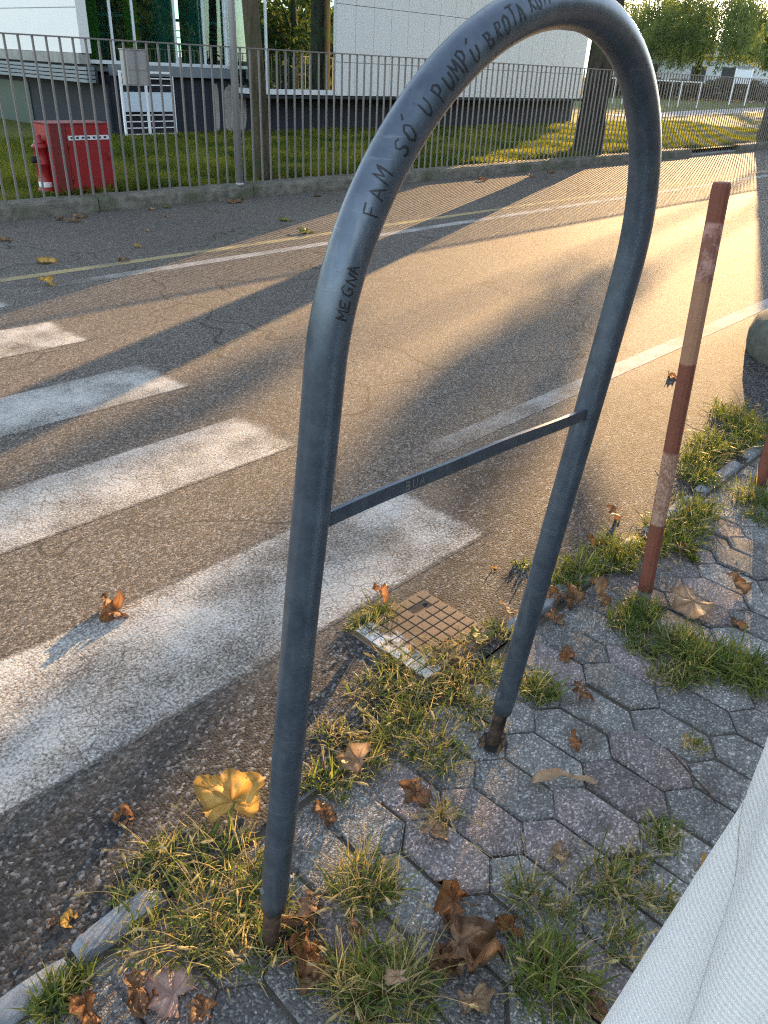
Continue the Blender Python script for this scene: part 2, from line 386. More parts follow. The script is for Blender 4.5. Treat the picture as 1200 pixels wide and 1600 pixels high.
def m_ironpaint():
    nb = NB('iron_smeared_with_white_paint'); co = nb.pos(); x, y, z = nb.xyz(co)
    n1 = nb.noise(co, 30, 5, .7); n2 = nb.noise(co, 90, 4, .7)
    iron = nb.mix(n2, (.085, .06, .038), (.19, .135, .085))
    m = nb.math('ADD', nb.math('MULTIPLY', nb.math('SUBTRACT', 1.445, x), 3.5), nb.math('ADD', nb.math('MULTIPLY', n1, 1.0), nb.math('MULTIPLY', n2, .35)))
    nb.set(nb.mix(nb.smooth(m, .70, .86), iron, nb.mix(n2, (.36, .37, .37), (.52, .52, .51))), .8, 0.0, .25); nb.bump(n2, .6, .002)
    return nb.m
M = dict(
    asphalt=m_asphalt(), paint=m_paint('worn_white_road_paint', .135), line=m_paint('thin_white_road_paint', .07, (.42, .41, .39)),
    yellow=m_paint('thin_yellow_road_paint', .03, (.40, .32, .16)),
    paver=[m_paver('paver_grey', (.130, .128, .121), (.205, .200, .188)), m_paver('paver_dark', (.100, .097, .092), (.160, .155, .146)),
           m_paver('paver_mauve', (.128, .110, .106), (.195, .170, .160))],
    soil=m_soil(), hoop=m_hoop(), rust=m_rust(), bollard=m_bollard(),
    black_pen=m_simple('black_marker_ink', (.006, .006, .008), .45, 0, .3, 60, 0),
    scratch=m_simple('scratched_bare_metal', (.16, .17, .17), .5, .3, .3, 90, 0),
    bolt=m_simple('bolt_steel', (.20, .20, .21), .45, .7, .3, 60),
    kerb=m_concrete('kerb_stone', (.17, .18, .19), (.31, .32, .33), None, 26, .9, .006),
    wallbase=m_concrete('old_concrete', (.105, .100, .085), (.22, .205, .17), (.07, .085, .045), 9, 1.0, .02),
    concrete=m_concrete('grey_concrete', (.20, .20, .19), (.30, .30, .28), None, 5, .5, .01),
    dome=m_concrete('weathered_green_grey_concrete', (.065, .070, .058), (.115, .118, .098), (.05, .056, .04), 14, .6, .006),
    fence=m_simple('grey_brown_fence_paint', (.17, .155, .145), .55, .2, .2, 12, .1),
    pole=m_simple('galvanised_pole', (.36, .36, .36), .5, .5, .15, 14, .1),
    iron=m_simple('cast_iron_cover', (.165, .112, .070), .85, .1, .4, 45, .7, .002, (.075, .055, .036)),
    ironpaint=m_ironpaint(),
    hole=m_simple('dark_hole', (.008, .007, .006), .9, 0, .2, 20, 0),
    red=m_simple('red_enamel', (.30, .018, .020), .45, 0, .12, 8, .05),
    reddark=m_simple('shaded_red_side', (.18, .022, .020), .55, 0, .15, 8, .05),
    white=m_simple('white_paint', (.72, .73, .74), .5, 0, .06, 8, .05),
    boxgrey=m_simple('grey_metal_box', (.34, .34, .33), .5, .2, .1, 8, .05),
    clad=m_simple('white_cladding', (.66, .665, .66), .45, .05, .03, 3, 0),
    joint=m_simple('cladding_joint', (.22, .22, .22), .8, 0, .1, 10, 0),
    frame=m_simple('white_aluminium', (.68, .72, .76), .35, .2, .05, 6, 0),
    glass=m_glass(), plinth=m_stained_plinth(),
    louvre=m_simple('blue_grey_louvre', (.16, .19, .22), .5, .3, .15, 10, 0),
    stain=m_concrete('pale_limewash', (.24, .23, .21), (.34, .32, .29), None, 8, .2, .002),
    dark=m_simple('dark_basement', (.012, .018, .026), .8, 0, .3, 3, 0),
    greendoor=m_simple('dark_green_door', (.010, .045, .038), .5, 0, .2, 5, 0),
    room=m_simple('room_wall', (.38, .44, .42), .8, 0, .2, 1.2, 0), roomfloor=m_simple('room_floor', (.12, .13, .12), .5, 0, .2, 2, 0),
    curtain=m_simple('yellow_curtain', (.62, .52, .12), .8, 0, .15, 6, 0), chair=m_simple('lime_chair_frame', (.55, .55, .20), .5, 0, .1, 9, 0),
    seat=m_simple('brown_seat_shell', (.12, .06, .03), .6, 0, .1, 9, 0), teal=m_simple('teal_column', (.22, .42, .40), .6, 0, .12, 3, 0),
    bark=m_bark('dark_bark', (.022, .019, .015), (.075, .064, .050)), bark2=m_bark('brown_bark', (.050, .042, .028), (.12, .10, .068)),
    crown=m_foliage('plane_tree_leaves', (.045, .080, .016), (.12, .14, .028), .45, .6, 1.2),
    willow=m_foliage('willow_leaves', (.075, .115, .045), (.16, .20, .07), .55, .6, .5),
    lawn=m_lawn(),
    lawnblade=m_foliage('lawn_blades', (.070, .115, .018), (.21, .23, .042), .55, .6, 1.6),
    g_green=m_foliage('green_blades', (.075, .115, .024), (.17, .215, .052), .5, .5, 22),
    g_dry=m_foliage('straw_blades', (.30, .23, .09), (.48, .41, .20), .45, .6, 30),
    g_seed=m_foliage('pale_seed_heads', (.33, .28, .13), (.50, .45, .26), .5, .7, 60),
    l_yel=m_leaf('yellow_dry_leaf', (.62, .35, .075), (.72, .48, .15), (.34, .16, .03), .45),
    l_org=m_leaf('orange_brown_leaf', (.27, .115, .045), (.38, .19, .075), (.13, .055, .022), .35),
    l_brn=m_leaf('brown_dry_leaf', (.20, .105, .055), (.33, .20, .11), (.10, .05, .025), .3),
    l_tan=m_leaf('tan_dry_leaf', (.36, .23, .13), (.46, .32, .20), (.22, .12, .06), .3),
    l_pink=m_leaf('pinkish_leaf_underside', (.33, .20, .16), (.42, .28, .23), (.26, .15, .12), .2),
    l_grn=m_leaf('green_yellow_leaf', (.16, .20, .05), (.36, .30, .08), (.14, .12, .03), .45),
    cloth=m_cloth(), path=m_simple('pale_path', (.30, .29, .27), .9, 0, .15, 2, .1),
    farwall=m_simple('far_white_wall', (.62, .66, .70), .7, 0, .04, 1, 0), farroof=m_simple('far_metal_roof', (.52, .60, .68), .5, .1, .05, 1, 0),
    fardark=m_simple('far_dark_opening', (.05, .05, .055), .7, 0, .1, 2, 0), orange=m_simple('orange_roof', (.55, .25, .08), .7, 0, .1, 2, 0),
    hedge=m_foliage('hedge_leaves', (.050, .045, .022), (.10, .085, .040), .3, .7, 2.0),
)

# ------------------------------------------------------------------ ground, road
def sheet(name, x0, x1, y0, y1, z, mat, uv=True, **props):
    me = mesh(name, [(x0, y0, z), (x1, y0, z), (x1, y1, z), (x0, y1, z)], [(0, 1, 2, 3)], mat)
    if uv:
        l = me.uv_layers.new(name='UVMap')
        for i, c in enumerate(((0, 0), (1, 0), (1, 1), (0, 1))): l.data[i].uv = c
    return link(name, me, **props)
ST = dict(kind='structure')
sheet('ground', -400, 700, -400, 700, -.08, M['soil'], **ST)
sheet('road', -60, 260, .985, 8.62, 0.0, M['asphalt'], **ST)
KZ = 0.155; FY = 8.70
# lawn rises a little from the fence to the building
def lawn():
    V = []; F = []
    xs = np.concatenate([np.linspace(-30, 2, 9), np.linspace(2.5, 30, 56), np.linspace(32, 240, 30)]); ys = [8.62, 8.8, 9.5, 10.5, 11.5, 12.6, 13.75, 16, 20, 26, 36, 60, 120]
    for y in ys:
        for x in xs:
            V.append((x, y, .13 + .12*min(1, max(0, (y-8.9)/4.5)) + .03*math.sin(x*1.3+y)*math.sin(y*1.7-x*.4)*(1 if 8.9 < y < 13 else 0)))
    n = len(xs)
    for j in range(len(ys)-1):
        for i in range(n-1): F.append((j*n+i, j*n+i+1, (j+1)*n+i+1, (j+1)*n+i))
    return link('lawn', mesh('lawn', V, F, M['lawn'], True), **ST)
lawn()
def lawn_blades():
    n = 230000
    X = RNG.uniform(2.2, 29, n); Y = RNG.uniform(8.86, 13.6, n)
    keep = RNG.uniform(0, 1, n) < np.clip(1.2 - (X-6)/40, .5, 1)
    X, Y = X[keep], Y[keep]; n = len(X)
    Z = .12 + .12*np.clip((Y-8.9)/4.5, 0, 1)
    a = RNG.uniform(0, 2*np.pi, n); h = RNG.uniform(.04, .125, n)*(1+ .5*np.sin(X*2.1)*np.sin(Y*3.3)); w = RNG.uniform(.006, .013, n)*(1+X/22)
    le = RNG.uniform(.2, 1.1, n)*h; b = RNG.uniform(0, 2*np.pi, n)
    P = np.stack([X, Y, Z], -1); d = np.stack([np.cos(a), np.sin(a), 0*a], -1)*w[:, None]
    tip = P + np.stack([np.cos(b)*le, np.sin(b)*le, h], -1)
    V = np.stack([P-d, P+d, tip], 1).reshape(-1, 3); F = np.arange(len(V)).reshape(-1, 3)
    link('lawn_grass', fast_mesh('lawn_grass', V, F, M['lawnblade']), kind='stuff', label='short green lawn grass behind the metal fence', category='grass')
lawn_blades()

# ------------------------------------------------------------------ road markings
XE = 2.203
stripes = [('Z', 1.415, 1.965), ('C', 2.50, 2.965), ('B', 3.45, 3.93), ('A', 4.49, 5.02)]
for k, (nm, y0, y1) in enumerate(stripes):
    sheet('crosswalk_stripe', -3.2, XE + (.0, -.02, .01, -.01)[k], y0, y1, .0009, M['paint'], **ST)
sheet('crosswalk_stripe', -3.2, 2.14, 5.50, 5.76, .0009, M['paint'], **ST)
sheet('edge_line', 2.22, 120, 1.985, 2.115, .0009, M['line'], **ST)
sheet('lane_line', 2.27, 120, 5.79, 5.92, .0009, M['line'], **ST)
sheet('yellow_line', 1.2, 120, 6.165, 6.275, .0009, M['yellow'], **ST)

# ------------------------------------------------------------------ pavement of hexagonal pavers, kerb
pave = sheet('pavement', -1.5, 60, -6, .985, -.010, M['soil'], uv=False, **ST)
PX, PY = .1345, .1985
def hex_mesh(mat, seed):
    rnd = random.Random(seed)
    w, side, tip = PX/2-.0028, .151, .0485
    out = [(-w, -side/2), (0, -side/2-tip), (w, -side/2), (w, side/2), (0, side/2+tip), (-w, side/2)]
    out = [(x+rnd.uniform(-.0025, .0025), y+rnd.uniform(-.0025, .0025)) for x, y in out]
    bm = bmesh.new()
    b = [bm.verts.new((x, y, -.05)) for x, y in out]; m = [bm.verts.new((x, y, -.006)) for x, y in out]
    t = [bm.verts.new((x*(1-.006/w), y*(1-.005/.12), rnd.uniform(-.001, .0008))) for x, y in out]
    c = bm.verts.new((0, 0, .0012))
    for i in range(6):
        j = (i+1) % 6
        bm.faces.new((b[i], b[j], m[j], m[i])); bm.faces.new((m[i], m[j], t[j], t[i])); bm.faces.new((t[i], t[j], c))
    me = bpy.data.meshes.new('paver'); bm.to_mesh(me); bm.free(); me.materials.append(mat)
    return me
hexes = [hex_mesh(M['paver'][i % 3], i) for i in range(9)]
def pavers():
    n = 0
    for j in range(-4, 3):
        y = .635 + j*PY
        for i in range(-16, 26):
            x = 1.77 + i*PX + (PX/2 if j % 2 else 0)
            if not (-.25 < x < 4.9): continue
            if y + .12 > 1.0 and j >= 2: continue
            if x < .35 and y < .45: continue
            if y < -.25 + (x-1)*.12: continue
            r = random.random()
            me = hexes[(0 if r < .5 else (1 if r < .72 else 2)) + 3*random.randrange(3)]
            link('paver', me, pave, (x+random.uniform(-.002, .002), y+random.uniform(-.002, .002), random.uniform(-.006, .003)),
                 (R(random.uniform(-1.6, 1.6)), R(random.uniform(-1.6, 1.6)), R(random.uniform(-1.2, 1.2)) + (math.pi if random.random() < .5 else 0))); n += 1
    # half pavers that close the edge along the kerb
    hb = bmesh.new()
    w = PX/2-.0042
    out = [(-w, .028), (-w, -.052), (0, -.100), (w, -.052), (w, .028)]
    b = [hb.verts.new((x, y, -.05)) for x, y in out]; t = [hb.verts.new((x*.93, y*.95, 0)) for x, y in out]
    for i in range(5): hb.faces.new((b[i], b[(i+1) % 5], t[(i+1) % 5], t[i]))
    hb.faces.new(t)
    me = bpy.data.meshes.new('paver_half'); hb.to_mesh(me); hb.free(); me.materials.append(M['paver'][1])
    y = .635 + 2*PY - .105 + .0
    for i in range(-16, 26):
        x = 1.77 + i*PX
        if -.25 < x < 4.9 and not (1.30 < x < 1.74):
            link('paver', me, pave, (x, .930, random.uniform(-.008, .0)), (R(random.uniform(-2, 2)), R(random.uniform(-2, 2)), 0))
    # the far pavement, too far to pick apart
    V = []; F = []
    for j in range(-22, 2):
        for i in range(24, 90):
            x = 1.77 + i*PX + (PX/2 if j % 2 else 0); y = .635 + j*PY
            if x < 4.95: continue
            w = PX/2-.004; k = len(V); z = -.003
            V += [(x-w, y-.075, z), (x, y-.122, z), (x+w, y-.075, z), (x+w, y+.075, z), (x, y+.122, z), (x-w, y+.075, z)]
            F.append(tuple(range(k, k+6)))
    link('paver_field', mesh('paver_field', V, F, M['paver'][0]), pave, kind='stuff')
pavers()
kerb = link('kerb', None, **ST)
def kerb_stone(x0, x1, yw=0.0, dz=0.0):
    n = 9; V = []; F = []
    prof = [(-.030, -.06), (-.031, -.004), (-.024, .010), (0, .014), (.022, .010), (.030, -.003), (.030, -.06)]
    for i in range(n):
        t = i/(n-1); x = x0 + (x1-x0)*t
        for (py, pz) in prof:
            q = mnoise.noise((x*14, py*60, 3.1)); q2 = mnoise.noise((x*31, py*80, 9.1))
            e = .012 if i in (0, n-1) else 0
            V.append((x, 1.004 + yw + py + .005*q + .003*q2, pz + dz + (.006*q2 + .004*q - e if pz > -.03 else 0)))
    k = len(prof)
    for i in range(n-1):
        for j in range(k-1): F.append((i*k+j, (i+1)*k+j, (i+1)*k+j+1, i*k+j+1))
    F.append(tuple(range(k))); F.append(tuple((n-1)*k+j for j in range(k))[::-1])
    link('kerb_stone', mesh('kerb_stone', V, F, M['kerb']), kerb)
for a, b, yw in ((-.42, .243, -.004), (.262, .455, .004), (.47, .735, .004), (.75, 1.26, .0), (1.735, 2.10, .012), (2.115, 2.60, .004), (2.615, 3.10, -.004), (3.115, 3.6, .003), (3.62, 4.1, 0), (4.12, 4.6, .004), (4.62, 5.1, 0)):
    kerb_stone(a, b, yw, -.018 if .46 < a < 1.3 else (-.006 if a > 2.0 else 0))

# inspection cover
cov = thing('inspection_cover', 'square cast iron inspection cover half painted white, in gutter beside kerb', 'cover', (1.522, 1.185, .002))
cov.rotation_euler = (0, 0, R(-1.5))
box('frame', -.172, .172, -.165, .165, -.05, .0009, M['iron'], cov, .002)
box('plate', -.160, .160, -.153, .153, -.03, .0065, M['iron'], cov)
sb = box_geo(-.0182, .0182, -.0175, .0175, 0, .005, .0015); sm = bpy.data.meshes.new('stud'); sb.to_mesh(sm); sb.free(); sm.materials.append(M['iron'])
sm2 = sm.copy(); sm2.materials.clear(); sm2.materials.append(M['ironpaint'])
for i in range(8):
    for j in range(8):
        x = -.140 + i*.04; y = -.133 + j*.038
        if (i, j) in ((5, 6), (6, 6)): continue
        link('stud', sm2 if i < 4 else sm, cov, (x, y, .0065))
sl = [(0.08+.026*math.cos(a)+(.012 if math.cos(a) > 0 else -.012), .097+.011*math.sin(a), .0069) for a in np.linspace(0, 2*math.pi, 20, endpoint=False)]
link('lifting_slot', mesh('lifting_slot', sl, [tuple(range(20))], M['hole']), cov)

# ------------------------------------------------------------------ hoop
HQ = dict(A=Vector((.5543, .7582, 0)), B=Vector((1.3138, .7611, 0)), up=Vector((.0528, -.0697, 1)).normalized(), L=1.2305, a=.4019)
HR = .0264
def hoop_center():
    A, B, up, L, a = HQ['A'], HQ['B'], HQ['up'], HQ['L'], HQ['a']
    h = (B-A)/2; c = (A+B)/2
    pts = [A+up*(L*i/40) for i in range(40)]
    pts += [c + h*math.cos(t) + up*(L+a*math.sin(t)) for t in np.linspace(math.pi, 0, 90)]
    pts += [B+up*(L*(1-i/40)) for i in range(1, 41)]
    return pts
HP = hoop_center()
HS = np.r_[0, np.cumsum([(HP[i+1]-HP[i]).length for i in range(len(HP)-1)])]
HN = (HQ['B']-HQ['A']).normalized().cross(HQ['up']).normalized()
if HN.y > 0: HN = -HN
def hoop_at(s, phi, r):
    k = int(np.clip(np.searchsorted(HS, s)-1, 0, len(HP)-2)); t = (s-HS[k])/(HS[k+1]-HS[k])
    c = HP[k].lerp(HP[k+1], float(t)); T = (HP[min(k+2, len(HP)-1)]-HP[max(k-1, 0)]).normalized()
    N = HN.cross(T).normalized()
    return c + r*(math.cos(phi)*HN + math.sin(phi)*N)
def hoop():
    t = thing('metal_hoop', 'tall bent grey steel hoop barrier with black marker scrawl on its arch', 'barrier')
    tot = HS[-1]; i0 = next(i for i, s in enumerate(HS) if s > .125); i1 = next(i for i, s in enumerate(HS) if s > tot-.125)
    up = HQ['up']
    pts = [HQ['A']+up*.118] + HP[i0:i1] + [HQ['B']+up*.118]
    pts = [p + Vector((mnoise.noise(p*5.0)*.0012, 0, 0)) for p in pts]
    V, F = tube_arrays(pts, [HR*.94] + [HR*(1+.012*mnoise.noise(p*7.0)) for p in pts[1:-1]] + [HR*.94], 40, True)
    link('tube', mesh('tube', V, F, M['hoop'], True), t)
    for P in (HQ['A'], HQ['B']):
        V, F = tube_arrays([P-up*.04, P+up*.02, P+up*.07, P+up*.15], [.0185, .0178, .0182, .0182], 20)
        link('rusty_stub', mesh('rusty_stub', V, F, M['rust'], True), t)
        # bolt head
        b = P+up*.185; ax = (Vector((1, -.35, 0))).normalized()
        V, F = tube_arrays([b+ax*.020, b+ax*.0295, b+ax*.0345], [.0085, .0085, .0055], 6)
        link('bolt', mesh('bolt', V, F, M['bolt'], False), t)
        ax2 = Vector((-1, .25, 0)).normalized()
        V, F = tube_arrays([b+ax2*.020, b+ax2*.031], [.007, .006], 6)
        link('bolt', mesh('bolt', V, F, M['bolt'], False), t)
    # flat cross bar with a kink
    a = hoop_at(1.0, 0, 0); b = hoop_at(tot-.962, 0, 0)
    n = 25; V = []; F = []
    for i in range(n):
        q = i/(n-1); p = a.lerp(b, q)
        dz = .0045*math.exp(-((q-.60)/.16)**2) + .0015*math.sin(q*9); dy = .004*math.sin(q*5)
        for sy, sz in ((-.0035, -.0115), (.0035, -.0115), (.0035, .0115), (-.0035, .0115)):
            V.append(p + Vector((0, sy+dy-.004, sz+dz)))
    for i in range(n-1):
        for k in range(4): F.append((i*4+k, i*4+(k+1) % 4, (i+1)*4+(k+1) % 4, (i+1)*4+k))
    bar = link('cross_bar', mesh('cross_bar', V, F, M['hoop']), t)
    # writing
    G = {'M': [[(0, 0), (.08, 1), (.45, .35), (.85, 1), (.95, 0)]], 'E': [[(.8, 1), (.05, .98), (0, 0), (.8, .02)], [(0, .5), (.6, .52)]],
         'F': [[(.85, 1), (.05, .97), (0, -.05)], [(0, .5), (.65, .55)]], 'G': [[(.85, .85), (.5, 1), (.1, .75), (.05, .3), (.4, 0), (.8, .15), (.82, .45), (.5, .45)]],
         'N': [[(0, 0), (.05, 1), (.7, .05), (.8, 1)]], 'A': [[(0, 0), (.4, 1), (.85, 0)], [(.15, .38), (.72, .4)]],
         'S': [[(.8, .9), (.45, 1), (.1, .8), (.2, .55), (.65, .42), (.75, .2), (.4, 0), (.02, .12)]],
         'O': [[(.4, 1), (.08, .8), (.05, .3), (.35, 0), (.7, .2), (.75, .7), (.42, 1)]], 'U': [[(.05, 1), (.05, .3), (.3, 0), (.6, .12), (.78, .5), (.8, 1)]],
         'P': [[(.1, -.1), (.05, 1)], [(.0, .95), (.5, 1.02), (.75, .8), (.6, .52), (.08, .45)]],
         'B': [[(.05, 0), (.08, 1)], [(.0, 1), (.55, .95), (.6, .65), (.1, .52)], [(.1, .52), (.7, .42), (.7, .1), (.0, 0)]],
         'R': [[(.05, 0), (.08, 1)], [(.0, 1), (.6, .92), (.55, .6), (.1, .5), (.75, 0)]], 'T': [[(.0, .98), (.9, 1.02)], [(.45, 1), (.42, 0)]],
         'K': [[(.05, 0), (.1, 1)], [(.75, 1), (.1, .45), (.8, 0)]], "'": [[(-.45, 1.25), (-.15, 1.5)]]}
    def stroke_mesh(strokes, fn, w):
        V = []; F = []
        for st in strokes:
            pl = []
            for (x0, y0), (x1, y1) in zip(st[:-1], st[1:]):
                for q in np.linspace(0, 1, 5)[:-1]: pl.append((x0+(x1-x0)*q, y0+(y1-y0)*q))
            pl.append(st[-1])
            k0 = len(V)
            for i, (x, y) in enumerate(pl):
                xa, ya = pl[max(i-1, 0)]; xb, yb = pl[min(i+1, len(pl)-1)]
                L = math.hypot(xb-xa, yb-ya) or 1; nx, ny = -(yb-ya)/L*w, (xb-xa)/L*w
                ww = .95+.6*mnoise.noise((x*90, y*90, 1.3))
                V += [fn(x+nx*ww, y+ny*ww), fn(x-nx*ww, y-ny*ww)]
            for i in range(len(pl)-1): F.append((k0+2*i, k0+2*i+1, k0+2*i+3, k0+2*i+2))
        return V, F
    words = [('MEGNA', 1.296, .0132, .0135, 4, 10), ('FAM', 1.414, .0172, .019, 8, 16), ("SO'", 1.484, .0165, .019, 6, 12), ('U', 1.535, .016, .019, 10, 14),
             ('PUMPU', 1.560, .0158, .020, 8, 2), ('BROTA', 1.652, .0148, .020, 2, 8), ('KOM', 1.733, .0135, .019, 10, 18)]
    for wd, s0, adv, hh, ph0, ph1 in words:
        strokes = []; i = 0; n = len(wd.replace("'", ''))
        for ch in wd:
            if ch == "'":
                src = G[ch]; xo = s0+adv*i
            else: src = G[ch]; xo = s0+adv*i; i += 1
            ph = (ph0+(ph1-ph0)*(i/max(1, n)))
            yo = R(ph)*HR + random.uniform(-.0016, .0016)
            kx, ky, sh, rt = random.uniform(.68, .92), random.uniform(.82, 1.14), random.uniform(-.12, .18), random.uniform(-.10, .10)
            strokes += [[(xo+(x*adv*kx+y*hh*sh-y*hh*rt), yo+y*hh*ky+x*adv*rt) for x, y in st] for st in src]
        if wd == 'PUMPU': strokes += [[(xo+.2*adv, yo+1.15*hh), (xo+.5*adv, yo+1.4*hh)]]
        V, F = stroke_mesh(strokes, lambda x, y: hoop_at(x, y/HR, HR+.0006), .00105)
        w = link('marker_writing', mesh('marker_writing', V, F, M['black_pen']), t)
        w['label'] = 'handwritten black marker letters ' + wd.replace("'", '')
    ax = (b-a).normalized()
    strokes = []
    for i, ch in enumerate('BUA'): strokes += [[(.195+i*.017+x*.0135, -.0075+y*.015) for x, y in st] for st in G[ch]]
    def onbar(x, y):
        q = x/(b-a).length
        return a + ax*x + Vector((0, -.004+.004*math.sin(q*5)-.0042, y + .0045*math.exp(-((q-.60)/.16)**2) + .0015*math.sin(q*9)))
    V, F = stroke_mesh(strokes, onbar, .0011)
    w = link('scratched_writing', mesh('scratched_writing', V, F, M['scratch']), bar); w['label'] = 'pale scratched letters BUA'
    return t
hoop()
# dark sockets where the stubs enter the paving
for k, (P, lab) in enumerate(((HQ['A'], 'dark ragged hole round the hoop leg nearer the broken kerb end'), (HQ['B'], 'dark ragged hole round the hoop leg nearer the inspection cover'))):
    V = [(P.x, P.y, .004)] + [(P.x+math.cos(a)*r, P.y+math.sin(a)*r*.9, .0035) for a, r in ((2*math.pi*i/18, .040+.010*mnoise.noise((i*.7, k*5, 2))) for i in range(18))]
    F = [(0, 1+i, 1+(i+1) % 18) for i in range(18)]
    tag(link('socket_hole', mesh('socket_hole', V, F, M['hole'])), lab, 'hole', 'holes round the hoop legs')

# ------------------------------------------------------------------ bollards
def pole(base, top, r, label):
    base, top = Vector(base), Vector(top); L = (top-base).length
    t = thing('striped_pole', label, 'pole', base, 'red and white steel poles along the kerb')
    t.rotation_euler = (top-base).to_track_quat('Z', 'Y').to_euler()
    V, F = tube_arrays([(0, 0, -.05), (0, 0, .02), (0, 0, L*.33), (0, 0, L*.66), (0, 0, L-.004), (0, 0, L)], [r*1.0, r, r, r, r, r*.93], 12, True)
    link('shaft', mesh('shaft', V, F, M['bollard'], False), t)
    V, F = tube_arrays([(0, 0, L), (0, 0, L+.004)], [r*.97, r*.90], 12)
    link('cap', mesh('cap', V, F, M['bollard'], False), t)
    b = Vector((-r*.95, -r*.25, L-.085)); V, F = tube_arrays([b+Vector((.006, 0, 0)), b-Vector((.003, 0, 0))], [.011, .010], 10)
    link('plug', mesh('plug', V, F, M['rust'], False), t)
pole((2.272, .813, 0), (2.246, .879, 1.314), .0245, 'steel pole with flaking red and white paint beside the hoop')
pole((3.42, .845, 0), (3.40, .90, 1.314), .0245, 'dark red steel pole in the grass by the concrete dome')

# ------------------------------------------------------------------ concrete dome
dm = thing('concrete_dome', 'weathered grey green concrete dome bollard on asphalt at road edge', 'bollard', (5.66, 1.13, 0))
lathe('base_drum', [(.60, -.05), (.62, .04), (.625, .12), (.60, .20), (.545, .245)], M['dome'], dm, 40)
lathe('dome_cap', [(.535, .235), (.53, .27), (.48, .34), (.38, .41), (.24, .455), (.10, .475), (.02, .478)], M['dome'], dm, 40)

# ------------------------------------------------------------------ fence and its low wall
fb = link('fence_kerb', None, **ST)
def rough_wall(x0, x1, name='concrete_block'):
    n = max(4, int((x1-x0)/.07)); V = []; F = []
    prof = [(-.165, -.05), (-.170, .03), (-.165, .12), (-.145, KZ), (0, KZ+.004), (.10, KZ), (.11, -.05)]
    for i in range(n+1):
        x = x0+(x1-x0)*i/n
        for (py, pz) in prof:
            q = mnoise.noise((x*5, py*12, pz*20)); q2 = mnoise.noise((x*17, py*30, pz*30))
            V.append((x, FY+py+.012*q+.006*q2, pz+(.009*q+.005*q2 if pz > 0 else 0)))
    k = len(prof)
    for i in range(n):
        for j in range(k-1): F.append((i*k+j, (i+1)*k+j, (i+1)*k+j+1, i*k+j+1))
    F.append(tuple(range(k))); F.append(tuple(n*k+j for j in range(k))[::-1])
    link(name, mesh(name, V, F, M['wallbase']), fb)
xs = [-1.0, 1.6, 4.45, 6.6, 8.6, 11.1, 13.7, 16.4, 19.55]
for a, b in zip(xs[:-1], xs[1:]): rough_wall(a+.006, b-.006)
for a, b in ((22.42, 25.4), (25.4, 28.6), (28.6, 32)): rough_wall(a+.006, b-.006)
box('threshold', 19.56, 22.41, FY-.10, FY+.12, -.02, .035, M['concrete'], fb, .01)
fe = thing('metal_fence', 'long brown grey metal fence of upright bars on low concrete base', 'fence', (0, FY, 0))
def bar_mesh(z0, z1):
    bm = box_geo(-.0090, .0090, -.0100, .0100, z0, z1); me = bpy.data.meshes.new('bar'); bm.to_mesh(me); bm.free(); me.materials.append(M['fence']); return me
bm_hi = bar_mesh(KZ-.03, 1.652); bm_lo = bar_mesh(.03, 1.652)
X0, DX = 3.784, .1408
for i in range(-16, 185):
    x = X0+i*DX
    link('bar', bm_lo if 19.57 < x < 22.4 else bm_hi, fe, (x, random.uniform(-.002, .002), 0), (0, R(random.uniform(-.12, .12)), R(random.uniform(-2, 2))))
box('top_rail', X0-16*DX-.02, X0+184*DX+.02, -.020, .020, 1.652, 1.666, M['fence'], fe)

# ------------------------------------------------------------------ things at the fence
lp = thing('steel_post', 'tall thin galvanised steel post standing on fence base', 'post', (6.41, FY-.125, KZ))
tube('shaft', [(0, 0, -.02), (0, 0, 3.0), (0, 0, 5.2)], [.043, .042, .040], M['pole'], lp, 18)
tube('collar', [(0, 0, 0), (0, 0, .03)], [.052, .047], M['pole'], lp, 18)
bx = thing('fire_hose_cabinet', 'red steel hose cabinet with pale label strip behind fence', 'cabinet', (4.58, 9.10, .14))
box('body', -.355, .355, -.10, .26, 0, .699, M['red'], bx, .008)
box('door', -.16, .350, -.112, -.1, .015, .70, M['red'], bx, .003)
box('side_panel', -.352, -.175, -.112, -.101, .005, .705, M['reddark'], bx)  # darker red stands for the shade on the cabinet's left face
st = box('label_strip', -.155, .335, -.121, -.112, .545, .590, M['white'], bx)
for i in range(7): box('label_mark', -.13+i*.066, -.10+i*.066, -.1225, -.121, .558, .578, M['dark'], st)
tube('handle', [(.30, -.112, .34), (.30, -.135, .35), (.30, -.135, .41), (.30, -.112, .42)], .007, M['reddark'], bx, 8)
for z in (.12, .46): tube('hinge', [(-.165, -.116, z), (-.165, -.116, z+.07)], .008, M['reddark'], bx, 8)
box('top_rim', -.36, .36, -.118, .265, .70, .716, M['reddark'], bx, .003)
hy = thing('fire_hydrant', 'red pillar fire hydrant with white band beside hose cabinet', 'hydrant', (4.17, 9.16, .13))
lathe('body', [(.085, 0), (.085, .06), (.070, .065), (.070, .30), (.078, .305), (.078, .33), (.070, .335), (.070, .47), (.085, .475), (.085, .49), (.060, .52)], M['red'], hy, 24)
lathe('white_band', [(.0715, .075), (.0725, .08), (.0725, .125), (.0715, .13)], M['white'], hy, 24)
lathe('bonnet', [(.060, .515), (.058, .54), (.035, .56), (.03, .60), (.012, .605)], M['red'], hy, 20)
tube('outlet', [(-.06, -.02, .36), (-.115, -.03, .36)], [.036, .036], M['hole'], hy, 14)
gb = thing('meter_box', 'plain grey metal box fixed behind the fence bars', 'box', (5.22, FY+.05, 1.24))
box('case', -.125, .125, -.02, .12, 0, .335, M['boxgrey'], gb, .006)
box('lid_edge', -.131, .131, -.026, .126, .335, .347, M['boxgrey'], gb)
box('bracket', -.10, .10, -.028, -.021, .15, .18, M['boxgrey'], gb)

